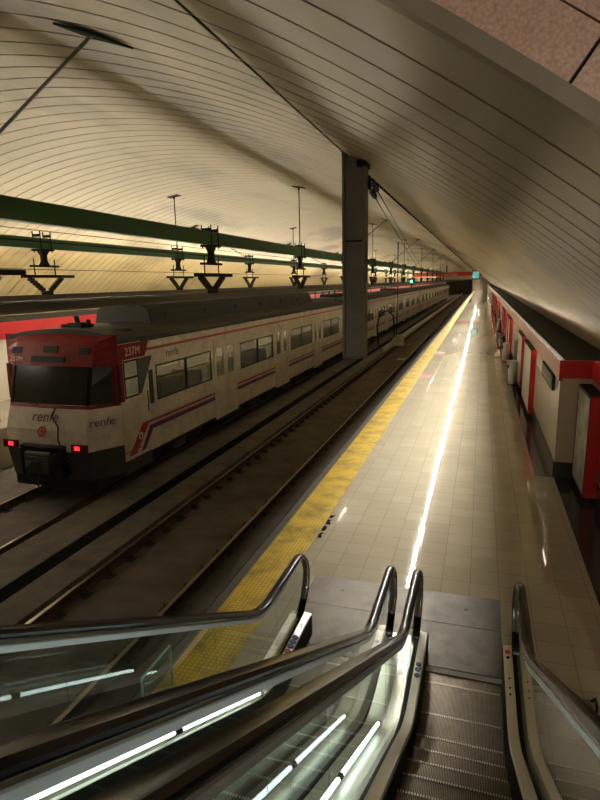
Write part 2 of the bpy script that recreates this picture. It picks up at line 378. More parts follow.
mb = MB(); mb.box(-4.02, -2.80, -6, L, -1.06, -.99); mb.box(-3.75, -3.60, -6, L, -.99, -.95); mb.box(-3.4, -3.25, -6, L, -.99, -.96); struct(mb.build('trim_4', M['bedd']))
# pale cable duct between the tracks beyond the first stretch
mb = MB(); mb.box(-6.12, -5.95, 37, L, -.93, -.66); o = mb.build('cable_duct', M['curb']); setp(o, 'long pale concrete cable duct running beside the near track', 'duct')
# far and opposite walls
mb = MB(); mb.box(-17, 4, L, L + .3, -1.4, 7); struct(mb.build('wall_far', M['pinkwall']))
mb = MB(); mb.box(-11.2, -3.2, L - .06, L, -1.06, 3.6); struct(mb.build('dark_mouth_1', M['gap']))  # black panel painted in for the darkness of the tunnel mouth
mb = MB(); mb.box(-16.9, -15.0, -6, L, 0, 2.02); struct(mb.build('wall_left', M['white']))
mb = MB(); mb.box(-16.9, -14.8, -6, L, 2.02, 2.58); struct(mb.build('trim_5', M['red']))
mb = MB(); mb.box(-16.9, -14.7, -6, L, 2.58, 2.72); struct(mb.build('trim_6', M['boxtop']))
# right wall: recessed stretch near the escalator, projecting block beyond y = 11
WX, RX = 1.41, 1.95
mb = MB(); mb.box(RX, RX + .2, 1.0, 11, .3, 1.88); struct(mb.build('wall_right', M['pinkwall']))
mb = MB(); mb.box(RX - .03, RX + .2, 1.0, 11, 0, .3); struct(mb.build('baseboard_right', M['band']))
mb = MB(); mb.box(RX - .04, RX - .01, 1.0, 10.95, 1.88, 2.2); mb.box(RX - .01, RX + .25, 1.0, 10.95, 1.98, 2.02); struct(mb.build('trim_7', M['red']))
mb = MB(); mb.box(WX, RX + .2, 11, 11.06, .3, 1.88); mb.box(WX + .02, 2.6, 11.06, L, .3, 1.86); struct(mb.build('wall_right', M['pinkwall']))
mb = MB(); mb.box(WX - .02, RX + .2, 10.97, 11.3, 0, .3); mb.box(WX - .02, 2.5, 11.3, L, 0, .3); struct(mb.build('baseboard_right', M['band']))
mb = MB(); mb.box(WX - .03, RX + .3, 10.95, 11.0, 1.88, 2.2); mb.box(WX - .03, WX + .03, 10.95, 11.0, 1.832, 1.88); struct(mb.build('trim_7', M['red']))
mb = MB()
yy = 11.0
mb.box(WX - .024, WX - .014, 11.0, L, 1.832, 2.165)
while yy < L:
    mb.box(WX - .03, WX - .012, yy + .006, yy + 1.0, 1.832, 2.17); mb.box(WX - .012, WX + .03, yy + .006, yy + 1.0, 1.882, 1.90); yy += 1.0
struct(mb.build('trim_8', M['fasciap']))
mb = MB(); mb.box(WX + .09, 2.9, 11.0, L, 1.95, 2.17); mb.box(WX, WX + .09, 11.0, L, 1.95, 2.015); struct(mb.build('trim_9', M['boxtop']))
mb = MB(); yy = 11.06
while yy < L:
    mb.box(WX + .005, WX + .02, yy, yy + 1.19, .3, 1.86); yy += 1.2
struct(mb.build('wall_right', M['white']))
mb = MB(); mb.box(RX + .09, 2.9, .5, 11, 2.02, 2.19); struct(mb.build('trim_9', M['boxtop']))
# upper hall behind the camera: back wall and ceiling
mb = MB(); mb.box(-17, 6, -9, -8.8, -1.4, 8.4); struct(mb.build('wall_back', M['pinkwall']))
mb = MB(); mb.box(-17, 6, -8.8, Y0 - .1, 8.2, 8.4); struct(mb.build('ceiling', M['pinkwall']))
# ================================================================== CEILING SLOT LIGHTS
sx, sz = SLOTX, vz(SLOTX)
proto = None
nslot = 0
yy = 9.2
while yy < L - 10:
    ln = 5.9
    if proto is None:
        t = thing('ceiling_slot_light', '', 'light', (sx, yy, sz))
        h = MB(); hw_ = .026; za = vz(sx + hw_) - .001; hh = .10
        h.box(sx - hw_ - .006, sx - hw_, yy, yy + ln, za, sz + hh); h.box(sx + hw_, sx + hw_ + .006, yy, yy + ln, za, sz + hh); h.box(sx - hw_, sx + hw_, yy, yy + ln, sz + hh, sz + hh + .006)
        h.box(sx - hw_, sx + hw_, yy, yy + .006, za, sz + hh)
        h.build('housing', M['baffle'], t)
        MB().tube([(sx - .005, yy + .04, sz + hh - .016), (sx - .005, yy + ln - .04, sz + hh - .016)], .012, 8).build('lamp_tube', M['slot'], t)
        proto = t; o = t
    else: o = dup_tree(proto, (0, nslot * 6.0, 0))
    o['label'] = 'dark narrow linear light recessed in the vault joint above the platform'; o['group'] = 'slot lights in the ceiling joint'
    nslot += 1; yy += 6.0
# ================================================================== OPPOSITE SIDE CABLE TRAY WITH TUBES
t = thing('cable_tray', 'long dark cable tray over the edge of the opposite platform', 'cable tray', (-12.7, 0, 0))
MB().box(-12.82, -12.58, -5, L - .5, 3.11, 3.27).build('tray', M['iron'], t)
for i in range(24):
    MB().box(-12.73, -12.67, -4 + 8 * i, -3.93 + 8 * i, 0, 3.11).build('post', M['iron'], t)
pt = None
for i in range(25):
    if pt is None:
        pt = thing('tube_light', '', 'light', (-12.7, 7, 3.27))
        MB().box(-12.74, -12.66, 7, 13.8, 3.27, 3.29).build('batten', M['white'], pt)
        MB().tube([(-12.7, 7.1, 3.31), (-12.7, 13.7, 3.31)], .02, 8).build('lamp_tube', M['farup'], pt)
        MB().box(-12.58, -12.55, 7.05, 13.75, 3.13, 3.19).build('side_batten', M['white'], pt)
        MB().tube([(-12.53, 7.1, 3.10), (-12.53, 13.7, 3.10)], .018, 8).build('side_tube', M['fardn'], pt)
        o = pt
    else: o = dup_tree(pt, (0, 7 * i, 0))
    o['label'] = 'thin bright tube light on the cable tray over the opposite platform'; o['group'] = 'tube lights on the opposite tray'
# unseen tubes added behind the right fascia lip to brighten the vault
pt = None; yy = 11.6; i = 0
while yy + 5.9 * i < L - 8:
    if pt is None:
        pt = thing('cove_fill_light', '', 'light', (1.44, yy, 2.02)); MB().tube([(1.445, yy, 2.05), (1.445, yy + 5.7, 2.05)], .014, 8).build('lamp_tube', M['cove'], pt)
        MB().box(1.42, 1.47, yy, yy + 5.7, 2.02, 2.034).build('batten', M['white'], pt); o = pt
    else: o = dup_tree(pt, (0, 5.9 * i, 0))
    o['label'] = 'hidden fill lamp added in the cove behind the pink fascia of the right wall'; o['group'] = 'added cove lamps behind the fascia'; i += 1
for i, (a_, b_) in enumerate(((2.4, 6.4), (6.6, 10.7))):
    t = thing('cove_fill_light', ORD[i] + ' hidden fill lamp added in the cove over the recessed wall by the escalator', 'light', (RX + .03, a_, 2.02), 'added cove lamps over the recess')
    MB().box(RX + .01, RX + .05, a_, b_, 2.02, 2.034).build('batten', M['white'], t); MB().tube([(RX + .03, a_, 2.05), (RX + .03, b_, 2.05)], .014, 8).build('lamp_tube', M['cove'], t)
pt = None; yy = 11.2; i = 0  # slim tubes added out of view to light the platform and wall
while yy + 5.9 * i < L - 8:
    if pt is None:
        pt = thing('fascia_fill_light', '', 'light', (1.4, yy, 1.88)); MB().tube([(1.403, yy, 1.873), (1.403, yy + 5.7, 1.873)], .005, 8).build('lamp_tube', M['under'], pt)
        MB().box(1.396, 1.41, yy, yy + 5.7, 1.879, 1.8815).build('batten', M['white'], pt); o = pt
    else: o = dup_tree(pt, (0, 5.9 * i, 0))
    o['label'] = 'slim fill lamp added unseen under the pink fascia of the right wall'; o['group'] = 'added slim lamps under the fascia'; i += 1
# unseen lamps added in the upper hall to brighten portal and escalators
for i, (lx, ly) in enumerate(((-1.2, -4.5), (2.0, -4.5))):
    t = thing('hall_fill_lamp', ('left', 'right')[i] + ' long fill lamp added in the unseen upper hall behind the escalator head', 'light', (lx, ly, 5.0))
    MB().box(lx - .6, lx + .6, ly - .3, ly + .3, 5.0, 5.08).build('housing', M['white'], t)
    MB().box(lx - .58, lx + .58, ly - .28, ly + .28, 4.80, 5.0).build('diffuser', M['hall'], t)
    for q_ in (-.5, .5): MB().tube([(lx + q_, ly, 5.08), (lx + q_, ly, 8.195)], .008, 6).build('suspension_rod', M['iron'], t)
# ================================================================== TRACKS
def rail_prof(x):
    return [(x - .075, -1.06), (x + .075, -1.06), (x + .06, -1.035), (x + .012, -1.02), (x + .012, -.945), (x + .036, -.93), (x + .036, -.903), (x - .036, -.903), (x - .036, -.93), (x - .012, -.945), (x - .012, -1.02), (x - .06, -1.035)]
def track(xs, label):
    t = thing('railway_track', label, 'railway track', (sum(xs) / 2, 0, -1.06))
    for x in xs:
        r = MB().prism(rail_prof(x), 'y', -6, L).build('rail', M['rail'], t)
        MB().box(x - .03, x + .03, -6, L, -.903, -.9).build('rail_head', M['railtop'], r)
    a = MB(); first = None; cnt = 0; rest = MB()
    for i in range(200):
        y = 3 + .6 * i
        for x in xs:
            def shape(mb_, ox, oy):
                mb_.box(ox - .20, ox + .20, oy - .09, oy + .09, -1.06, -1.045); mb_.box(ox - .13, ox - .05, oy - .05, oy + .05, -1.05, -.99); mb_.box(ox + .05, ox + .13, oy - .05, oy + .05, -1.05, -.99)
                mb_.tube([(ox - .15, oy, -1.05), (ox - .15, oy, -.97)], .016, 6); mb_.tube([(ox + .15, oy, -1.05), (ox + .15, oy, -.97)], .016, 6)
            if cnt < 100:
                if first is None: b = MB(); shape(b, x, y); first = b.build('rail_fastener', M['clip'], t); fx, fy = x, y
                else:
                    c = first.copy(); COL.objects.link(c); c.parent = t; c.matrix_parent_inverse = first.matrix_parent_inverse.copy(); c.location = (x - fx, y - fy, 0)
            else: shape(rest, x, y)
            cnt += 1
    o = rest.build('rail_fastener', M['clip'], t); o['kind'] = 'stuff'
track((-4.14, -5.81), 'rusty railway track nearest the platform, empty, with dark fasteners')
track((-8.03, -9.70), 'railway track under the parked white and red train')
# ================================================================== CATENARY
def beam(x, z0, z1, label):
    mb = MB(); w_ = .075
    mb.box(x - .01, x + .01, -3, L - 20, z0, z1); mb.box(x - w_, x + w_, -3, L - 20, z1 - .018, z1); mb.box(x - w_, x + w_, -3, L - 20, z0, z0 + .018)
    mb.box(x + .062, x + .066, -3, L - 20, z0 + .01, z1 - .01)
    o = mb.build('overhead_beam', M['green']); setp(o, label, 'beam')
beam(-4.97, 4.38, 4.62, 'thick green overhead beam above the near track')
beam(-8.87, 4.44, 4.66, 'green overhead beam above the train, the further of the two')
pt = None  # tubes added behind the beam web to light train side and left vault
for i in range(24):
    if pt is None:
        pt = thing('beam_fill_light', '', 'light', (-5.0, 7.5, 4.49))
        MB().box(-5.0, -4.981, 7.5, 13.3, 4.47, 4.53).build('batten', M['white'], pt); MB().tube([(-5.018, 7.6, 4.50), (-5.018, 13.2, 4.50)], .012, 8).build('lamp_tube', M['beamfill'], pt); o = pt
    else: o = dup_tree(pt, (0, 6.2 * i, 0))
    o['label'] = 'fill lamp added out of view on the train side of the near green beam'; o['group'] = 'added lamps behind the near green beam'
def cbar(x, zc, label):
    mb = MB(); mb.prism([(x - .055, zc + .05), (x - .02, zc + .05), (x - .02, zc - .03), (x - .012, zc - .055), (x + .012, zc - .055), (x + .02, zc - .03), (x + .02, zc + .05), (x + .055, zc + .05), (x + .055, zc + .062), (x - .055, zc + .062)], 'y', -3, L - 10)
    o = mb.build('conductor_bar', M['copper']); setp(o, label, 'conductor rail')
cbar(-4.97, 3.42, 'rigid overhead conductor bar hung above the near track')
cbar(-8.87, 3.44, 'rigid overhead conductor bar hung above the train roof')
def insulator_pts(a, b, n=6):
    a, b = Vector(a), Vector(b); pts = []; rs = []
    for i in range(n):
        for f, r in ((0, .024), (.2, .066), (.55, .056), (.7, .024)):
            pts.append(a.lerp(b, (i + f) / n)); rs.append(r)
    return pts, rs
def hanger(x, y, zb, zc, label, group=None):
    t = thing('catenary_hanger', label, 'catenary hanger', (x, y, zb), group)
    m_ = MB()   # clamp round the green beam
    for s in (-.15, .15):
        m_.box(x - .1, x + .1, y + s - .012, y + s + .012, zb + .245, zb + .30); m_.tube([(x - .095, y + s, zb - .07), (x - .095, y + s, zb + .36)], .012, 6); m_.tube([(x + .095, y + s, zb - .07), (x + .095, y + s, zb + .36)], .012, 6)
    m_.box(x - .12, x + .12, y - .2, y + .2, zb - .04, zb - .005)
    m_.build('clamp', M['iron'], t)
    MB().prism([(y - .13, zb - .04), (y + .13, zb - .04), (y + .05, zb - .13), (y + .05, zb - .25), (y + .11, zb - .33), (y - .11, zb - .33), (y - .05, zb - .25), (y - .05, zb - .13)], 'x', x - .05, x + .05).build('stem', M['iron'], t)
    MB().box(x - .05, x + .05, y - .38, y + .38, zb - .37, zb - .33).build('upper_bar', M['iron'], t)
    MB().tube([(x, y - .3, zb - .55), (x, y - .3, zb - .2)], .012, 6).build('hanger_bolt', M['iron'], t)
    MB().tube([(x, y + .3, zb - .55), (x, y + .3, zb - .2)], .012, 6).build('hanger_bolt', M['iron'], t)
    zl = zb - .56
    MB().box(x - .04, x + .04, y - .66, y + .86, zl - .03, zl + .03).build('cross_bar', M['iron'], t)
    for s, w_ in ((-1, .48), (1, .48)):
        p, r = insulator_pts((x, y + s * w_, zl - .03), (x, y + s * .07, zc + .12)); MB().tube(p, r, 10).build('insulator', M['insul'], t)
    MB().box(x - .05, x + .05, y - .12, y + .12, zc + .05, zc + .14).build('bar_clamp', M['iron'], t)
for i in range(14):
    y = 4.45 + 5.65 * i
    hanger(-4.97, y, 4.38, 3.42, f'{ORD[i]} dark V-shaped insulator hanger on the near green beam')
    hanger(-8.87, y, 4.44, 3.44, f'{ORD[i]} dark V-shaped insulator hanger on the green beam over the train')
def rod(a, b, label, flip=0):
    t = thing('ceiling_rod', label, 'hanger rod', b)
    MB().tube([a, b], .014, 6).build('rod', M['iron'], t)
    c = MB(); x, y, z = b
    sl = -(x - VCX) / VA * 1.05
    c.poly([(x - .17, y - .12, z - sl * .17 + .02), (x + .17, y - .12, z + sl * .17 + .02), (x + .17, y + .12, z + sl * .17 + .02), (x - .17, y + .12, z - sl * .17 + .02),
            (x - .17, y - .12, z - sl * .17 - .02), (x + .17, y - .12, z + sl * .17 - .02), (x + .17, y + .12, z + sl * .17 - .02), (x - .17, y + .12, z - sl * .17 - .02)],
           [(0, 1, 2, 3), (4, 7, 6, 5), (0, 4, 5, 1), (1, 5, 6, 2), (2, 6, 7, 3), (3, 7, 4, 0)])
    c.tube([(x, y, z - .08), (x, y, z)], .03, 8); c.build('ceiling_plate', M['iron'], t)
for i in range(6):
    y = 15.75 + 11.3 * i
    rod((-4.97, y, 4.6), (-4.97, y, vz(-4.97)), f'{ORD[i]} upright rod from vault to near green beam')
    rod((-8.87, y, 4.64), (-8.87, y, vz(-8.87)), f'{ORD[i]} upright rod from vault to the green beam over the train')
for i in range(5):
    y = 21.2 + 11.3 * i
    rod((-4.97, y, 4.6), (-3.6, y + 1.2, vz(-3.6)), f'{ORD[i]} slanted stay rod leaning right from the near green beam')
    rod((-8.87, y, 4.64), (-10.6, y - 1, vz(-10.6)), f'{ORD[i]} slanted stay rod leaning left from the green beam over the train')
# diamond shaped ceiling plate with its slanted rod, upper left
t = thing('ceiling_rod', 'slanted rod under a dark green diamond plate on the vault, upper left', 'hanger rod', (-3.52, 4.86, vz(-3.52)))
c = MB(); cx, cy = -3.48, 4.87
pts = [(cx - .30, cy - .14), (cx + .02, cy - .09), (cx + .33, cy + .14), (cx - .08, cy + .09)]
c.poly([(x, y, vz(x) - .012) for x, y in pts] + [(x, y, vz(x) - .03) for x, y in pts], [(0, 1, 2, 3), (4, 7, 6, 5), (0, 4, 5, 1), (1, 5, 6, 2), (2, 6, 7, 3), (3, 7, 4, 0)])
c.build('ceiling_plate', M['plateg'], t)
MB().tube([(cx, cy, vz(cx) - .02), (-4.97, 4.45, 4.60)], .016, 8).build('rod', M['iron2'], t)
# thin messenger wires
for i, (x, z, lab) in enumerate(((-4.75, 4.16, 'thin dark wire just under the near green beam'), (-9.3, 4.05, 'thin dark wire strung left of the train conductor bar'), (-8.3, 4.75, 'thin dark wire strung above the further green beam'))):
    o = MB().tube([(x, -2, z), (x, 60, z - .05), (x, L - 20, z)], .008, 5).build('overhead_wire', M['iron']); setp(o, lab, 'wire')
# drop column with anchor cables
cxx, cyy = -1.60, 7.45
t = thing('steel_column', 'wide grey steel column hanging down from the vault joint', 'column', (cxx, cyy, 5.2))
zb_, zt_ = 2.66, vz(cxx - .1) + .03
hw = .145
mb = MB()
mb.box(cxx - hw, cxx - hw + .03, cyy - .12, cyy + .12, zb_, zt_); mb.box(cxx + hw - .03, cxx + hw, cyy - .12, cyy + .12, zb_, zt_ - .12)
mb.box(cxx - hw, cxx + hw, cyy - .05, cyy - .03, zb_, zt_ - .07); mb.box(cxx - hw, cxx + hw, cyy - .12, cyy + .12, zb_ - .01, zb_ + .01)
mb.build('shaft', M['iron2'], t)
MB().box(cxx - hw + .03, cxx + hw - .03, cyy - .056, cyy - .05, 4.15, 4.17).build('splice_plate', M['iron'], t)
MB().box(cxx + hw - .10, cxx + hw + .02, cyy - .14, cyy + .14, vz(cxx + hw) - .06, vz(cxx + hw) + .02).build('head_bracket', M['blackm'], t)
ax_, ay_, az_ = cxx + hw + .01, cyy + .1, 4.83
MB().box(ax_ - .01, ax_ + .03, ay_ - .03, ay_ + .03, az_ - .03, az_ + .10).build('anchor_bracket', M['iron'], t)
for i, (dx, dz, lab) in enumerate(((0, -.03, 'lower'), (.03, .05, 'upper'))):
    t = thing('anchor_cable', f'{lab} of two taut dark cables running from the hanging column down the hall', 'cable', (ax_ + .02, ay_, az_))
    a = Vector((ax_ + .02 + dx, ay_, az_ + dz)); b = Vector((-4.75 + dx * 6, 45, 4.55 + dz * 2))
    MB().tube([a, b], .0085, 6).build('cable', M['iron'], t)
    p, r = insulator_pts(a.lerp(b, .004), a.lerp(b, .018), 4); MB().tube(p, [x * .6 for x in r], 8).build('insulator', M['insul'], t)
# thin drop wire and white block on the near track
t = thing('tension_wire', 'thin dark vertical wire dropping beside the column to a white block', 'wire', (-5.75, 41, -.72))
MB().tube([(-5.75, 41, -.5), (-5.75, 41, 6.3)], .035, 6).build('wire', M['iron'], t)
o = MB().prism([(-6.1, -.93), (-5.2, -.93), (-5.3, -.45), (-5.55, -.15), (-5.85, -.2), (-6.1, -.6)], 'y', 40.6, 41.6).build('counterweight', M['white'], None, bevel=.05); setp(o, 'rounded white block on the track bed at the foot of the vertical wire', 'block')
o = MB().tube([(-6.9, 40, -.9), (-7.0, 40, .5), (-6.8, 40, 1.4), (-6.3, 40.3, 1.6), (-5.95, 40.6, 1.2), (-5.85, 40.6, -.3)], .05, 8).build('hose', M['iron'], smooth=True); setp(o, 'curved dark hose arching over to the white block', 'hose')
o = MB().box(-4.75, -4.1, 34.2, 34.6, -1.06, -.98).build('junction_box', M['white']); setp(o, 'small flat pale junction box between the near rails', 'junction box')
# ================================================================== TRAIN
XS, XC = -7.40, -8.87
XO = 2 * XC - XS
tr = thing('commuter_train', 'white commuter train with red front and purple stripe parked on the far track', 'train', (XC, 9.5, -.9))
def seg(mb_, x0, x1, y0, y1, z0, z1):
    if y1 > y0: mb_.box(x0, x1, y0, y1, z0, z1)
def car(y0, y1, wins, doors, cab):
    ob = MB()
    for xa, xb in ((XS - .05, XS), (XO, XO + .05)):
        ed = [y0] + [v for d_ in doors for v in d_] + [y1]
        for a, b in zip(ed[0::2], ed[1::2]): seg(ob, xa, xb, a, b, -.22, .93)
        ops = sorted(wins + doors); ys = [y0]
        for a, b in ops: seg(ob, xa, xb, ys[-1], a, .93, 1.78); ys.append(b)
        seg(ob, xa, xb, ys[-1], y1, .93, 1.78)
        for a, b in zip(ed[0::2], ed[1::2]): seg(ob, xa, xb, a, b, 1.78, 2.10)
        seg(ob, xa, xb, y0, y1, 2.10, 2.42)
    ob.box(XO + .05, XS - .05, y1 - .05, y1, -.22, 2.42)
    if not cab: ob.box(XO + .05, XS - .05, y0, y0 + .05, -.22, 2.42)
    body = ob.build('car_body', M['cream'], tr)
    MB().box(XO + .05, XS - .05, y0 + (.5 if cab else .05), y1 - .05, -.05, .02).build('car_floor', M['inner'], body)
    MB().box(XC - .1, XC + .1, y0 + (1.8 if cab else .4), y1 - .3, 2.3, 2.34).build('ceiling_lamp', M['carlamp'], body)
    # roof
    pr = [(XC + 1.47 * math.cos(a), 2.42 + .33 * math.sin(a) ** .8) for a in [PI * i / 16 for i in range(17)]]
    pr = [(XS - .002, 2.40)] + pr[1:-1] + [(XO + .002, 2.40)]
    MB().prism(pr, 'y', y0, y1).build('roof', M['troof'], body, smooth=True)
    MB().box(XS, XS + .025, y0 + .9 if cab else y0, y1, 2.395, 2.43).build('rain_gutter', M['troof'], body)
    for a, b in wins:
        n = 2; w_ = (b - a)
        fr = MB(); e = .035
        fr.box(XS - .02, XS + .008, a, b, 1.745, 1.78); fr.box(XS - .02, XS + .008, a, b, .93, .965)
        fr.box(XS - .02, XS + .008, a, a + e, .965, 1.745); fr.box(XS - .02, XS + .008, b - e, b, .965, 1.745); fr.box(XS - .02, XS + .008, (a + b) / 2 - .05, (a + b) / 2 + .05, .965, 1.745)
        fr.box(XS - .02, XS + .006, a + e, b - e, 1.45, 1.47)
        fr.build('window_frame', M['blackm'], body)
        for s0, s1 in ((a + e, (a + b) / 2 - .05), ((a + b) / 2 + .05, b - e)):
            MB().box(XS - .025, XS - .018, s0, s1, .965, 1.745).build('window_pane', M['tglass'], body)
        MB().tube([(XS - .25, (a + b) / 2 + .1, .02), (XS - .25, (a + b) / 2 + .1, 2.3)], .025, 8).build('grab_pole', M['yellowp'], body)
        for k in range(3):
            s = a + .3 + k * (b - a - .8) / 2
            MB().box(XS - 1.0, XS - .12, s, s + .12, .4, 1.28).box(XS - 1.0, XS - .12, s, s + .5, .4, .5).build('seat', M['seat'], body)
    for a, b in doors:
        mid = (a + b) / 2
        for s0, s1 in ((a + .01, mid - .006), (mid + .006, b - .01)):
            dr = MB(); x0, x1 = XS - .03, XS + .03
            dr.box(x0, x1, s0, s1, -.30, .95); dr.box(x0, x1, s0, s1, 1.80, 2.09); dr.box(x0, x1, s0, s0 + .12, .95, 1.80); dr.box(x0, x1, s1 - .12, s1, .95, 1.80)
            dr.build('door_leaf', M['cream'], body)
            MB().box(XS - .005, XS + .002, s0 + .12, s1 - .12, .95, 1.80).build('door_pane', M['tglass'], body)
        MB().box(XS - .2, XS + .02, a, b, -.36, -.30).build('door_step', M['tdark'], body)
    # livery stripes on the side (thin panels), interrupted at the doors
    ed = [y0 + (1.05 if cab else 0)] + [v for d_ in doors for v in d_] + [y1]
    for z0, z1, mm, nm in ((.46, .52, 'tline', 'red_stripe'), (.29, .40, 'purple', 'purple_stripe')):
        for a, b in zip(ed[0::2], ed[1::2]):
            MB().box(XS, XS + .004, a, b, z0, z1).build(nm, M[mm], body)
    MB().box(XS, XS + .004, y0 + (1.05 if cab else 0), y1, 2.17, 2.23).build('roofline_stripe', M['tline'], body)
    # underframe and bogies
    un = MB(); un.box(XO + .25, XS - .28, y0 + 1.2, y1 - .2, -.42, -.2)
    k = y0 + 5.6
    while k < y1 - 6.5: un.box(XS - .55, XS - .15, k, k + 1.3, -.62, -.25); un.box(XO + .15, XO + .55, k, k + 1.3, -.62, -.25); k += 1.75
    un.build('underframe', M['tdark'], body)
    for by in (y0 + 3.0, y1 - 3.4):
        bg = MB()
        for sx_ in (-1, 1):
            xx = XC + sx_ * 1.02; bg.box(xx - .06, xx + .06, by - 1.5, by + 1.5, -.56, -.40); bg.box(xx - .08, xx + .08, by - .35, by + .35, -.70, -.36)
            for w_ in (-1.15, 1.15):
                bg.box(xx - .09, xx + .09, by + w_ - .16, by + w_ + .16, -.62, -.34)
                bg.tube([(XC + sx_ * .77, by + w_, -.46), (XC + sx_ * .91, by + w_, -.46)], .43, 20)
                bg.tube([(xx, by + w_ * .6, -.55), (xx, by + w_ * .6, -.3)], .07, 8)
            for w_ in (-1.15, 1.15): bg.tube([(XC - .8, by + w_, -.46), (XC + .8, by + w_, -.46)], .08, 8)
        bg.build('bogie', M['tdark'], body)
    return body
wn_ = [(11.74, 14.70), (16.80, 19.85), (21.95, 25.00), (27.0, 30.2)]
dn_ = [(14.85, 16.42), (20.05, 21.60), (25.20, 26.70)]
b1 = car(10.3, 31.2, wn_, dn_, True)
for k_, y0 in enumerate((31.75, 53.0, 74.25, 95.5, 116.75)):
    w2 = [(y0 + .8, y0 + 4.0), (y0 + 5.9, y0 + 9.0), (y0 + 10.9, y0 + 14.0), (y0 + 15.9, y0 + 19.4)]; d2 = [(y0 + 4.2, y0 + 5.7), (y0 + 9.2, y0 + 10.7), (y0 + 14.2, y0 + 15.7)]
    car(y0, y0 + 20.7, w2, d2, False)
    MB().box(XO + .2, XS - .2, y0 - .56, y0 + .01, -.3, 2.35).build('gangway_bellows', M['tdark'], tr)
# red end bands on further cars
MB().box(XS, XS + .006, 72.2, 73.7, 0.0, 2.4).build('red_end_panel', M['tline'], tr)
# cab front: loft of horizontal outlines
def outline(z, yf, bx=1.47, ax=1.04, yb=10.3):
    return [(XC - bx, yb + .02, z), (XC - ax, yf + .05, z), (XC - .5, yf + .01, z), (XC, yf, z), (XC + .5, yf + .01, z), (XC + ax, yf + .05, z), (XC + bx, yb + .02, z)]
def yfront(z):
    T = [(-.45, 9.62), (.22, 9.5), (.6, 9.52), (1.10, 9.70), (1.17, 9.74), (1.97, 9.96), (2.42, 10.12), (2.62, 10.32)]
    for (a, b), (c, d_) in zip(T, T[1:]):
        if a <= z <= c: return b + (d_ - b) * (z - a) / (c - a)
    return T[-1][1]
def band(z0, z1, name, m_, n=2, push=0, idx=(0, 6), bx=1.47):
    mb_ = MB(); rows = []
    for i in range(n + 1):
        z = z0 + (z1 - z0) * i / n; o_ = outline(z, yfront(z) - push); rows.append(o_[idx[0]:idx[1] + 1])
    c_ = len(rows[0]); pts = [p for r_ in rows for p in r_]
    fs = [(i * c_ + k, i * c_ + k + 1, (i + 1) * c_ + k + 1, (i + 1) * c_ + k) for i in range(n) for k in range(c_ - 1)]
    o_ = mb_.poly(pts, fs).build(name, m_, tr)
    md = o_.modifiers.new('thick', 'SOLIDIFY'); md.thickness = .03; md.offset = -1 if True else 1
    return o_
band(-.45, .20, 'front_skirt', M['tgrey'])
band(.20, 1.10, 'front_panel', M['cream'], 4)
band(1.10, 1.17, 'front_red_line', M['tred'], 1, .006)
band(1.97, 2.62, 'front_red_header', M['tred'], 4)
band(1.17, 1.97, 'windscreen', M['wscreen'], 2, -.02, (0, 6))
# pillars round the windscreen
def strip(p0, p1, w0, name, m_, th=.03):
    a, b = Vector(p0), Vector(p1)
    mb_ = MB(); mb_.poly([a + Vector((-w0, 0, 0)), a + Vector((w0, 0, 0)), b + Vector((w0, 0, 0)), b + Vector((-w0, 0, 0)),
                          a + Vector((-w0, .04, 0)), a + Vector((w0, .04, 0)), b + Vector((w0, .04, 0)), b + Vector((-w0, .04, 0))],
                         [(0, 1, 2, 3), (4, 7, 6, 5), (0, 4, 5, 1), (1, 5, 6, 2), (2, 6, 7, 3), (3, 7, 4, 0)])
    return mb_.build(name, m_, tr)
for s in (-1, 1):
    strip((XC + s * 1.0, 9.755, 1.17), (XC + s * 1.0, 9.975, 1.97), .025, 'windscreen_pillar', M['blackm'])
    strip((XC + s * 1.41, 10.18, 1.17), (XC + s * 1.41, 10.20, 1.97), .045, 'corner_pillar', M['tred'])
strip((XC + .98, 9.74, 1.2), (XC + .98, 9.95, 1.95), .006, 'wiper_arm', M['blackm'])
MB().tube([(XC - .35, 9.66, 1.12), (XC - .02, 9.70, 1.30), (XC + .45, 9.74, 1.36)], .012, 6).build('wiper', M['blackm'], tr)
MB().tube([(XC + .30, 9.62, 1.14), (XC + .24, 9.55, .95), (XC + .42, 9.50, .75), (XC + .40, 9.48, .45), (XC + .47, 9.47, .30)], .016, 6).build('front_cable', M['blackm'], tr)
# header details
def panel_on_front(x0, x1, z0, z1, name, m_, push=.012, parent=tr, lab=None):
    ya = yfront(z0) - push; yb_ = yfront(z1) - push
    o_ = MB().poly([(x0, ya, z0), (x1, ya, z0), (x1, yb_, z1), (x0, yb_, z1), (x0, ya + .05, z0), (x1, ya + .05, z0), (x1, yb_ + .05, z1), (x0, yb_ + .05, z1)],
                   [(0, 1, 2, 3), (4, 7, 6, 5), (0, 4, 5, 1), (1, 5, 6, 2), (2, 6, 7, 3), (3, 7, 4, 0)]).build(name, m_, parent)
    if lab: o_['label'] = lab
    return o_
panel_on_front(XC - .52, XC + .36, 2.06, 2.19, 'destination_display', M['blackm'], .05)
panel_on_front(XC - .22, XC + .14, 2.26, 2.40, 'header_lamp', M['blackm'], .05)
panel_on_front(XC + .68, XC + .94, 2.23, 2.37, 'marker_lamp', M['blackm'])
panel_on_front(XC - 1.1, XC - .84, 2.23, 2.37, 'marker_lamp', M['blackm'])
for s in (-1, 1):
    o_ = panel_on_front(XC + s * .90 - .20, XC + s * .90 + .20, .22, .38, 'tail_light', M['taildk'])
    panel_on_front(XC + s * .87 - .08, XC + s * .87 + .05, .26, .35, 'lit_lens', M['tail'], .02, o_, 'glowing red lens')
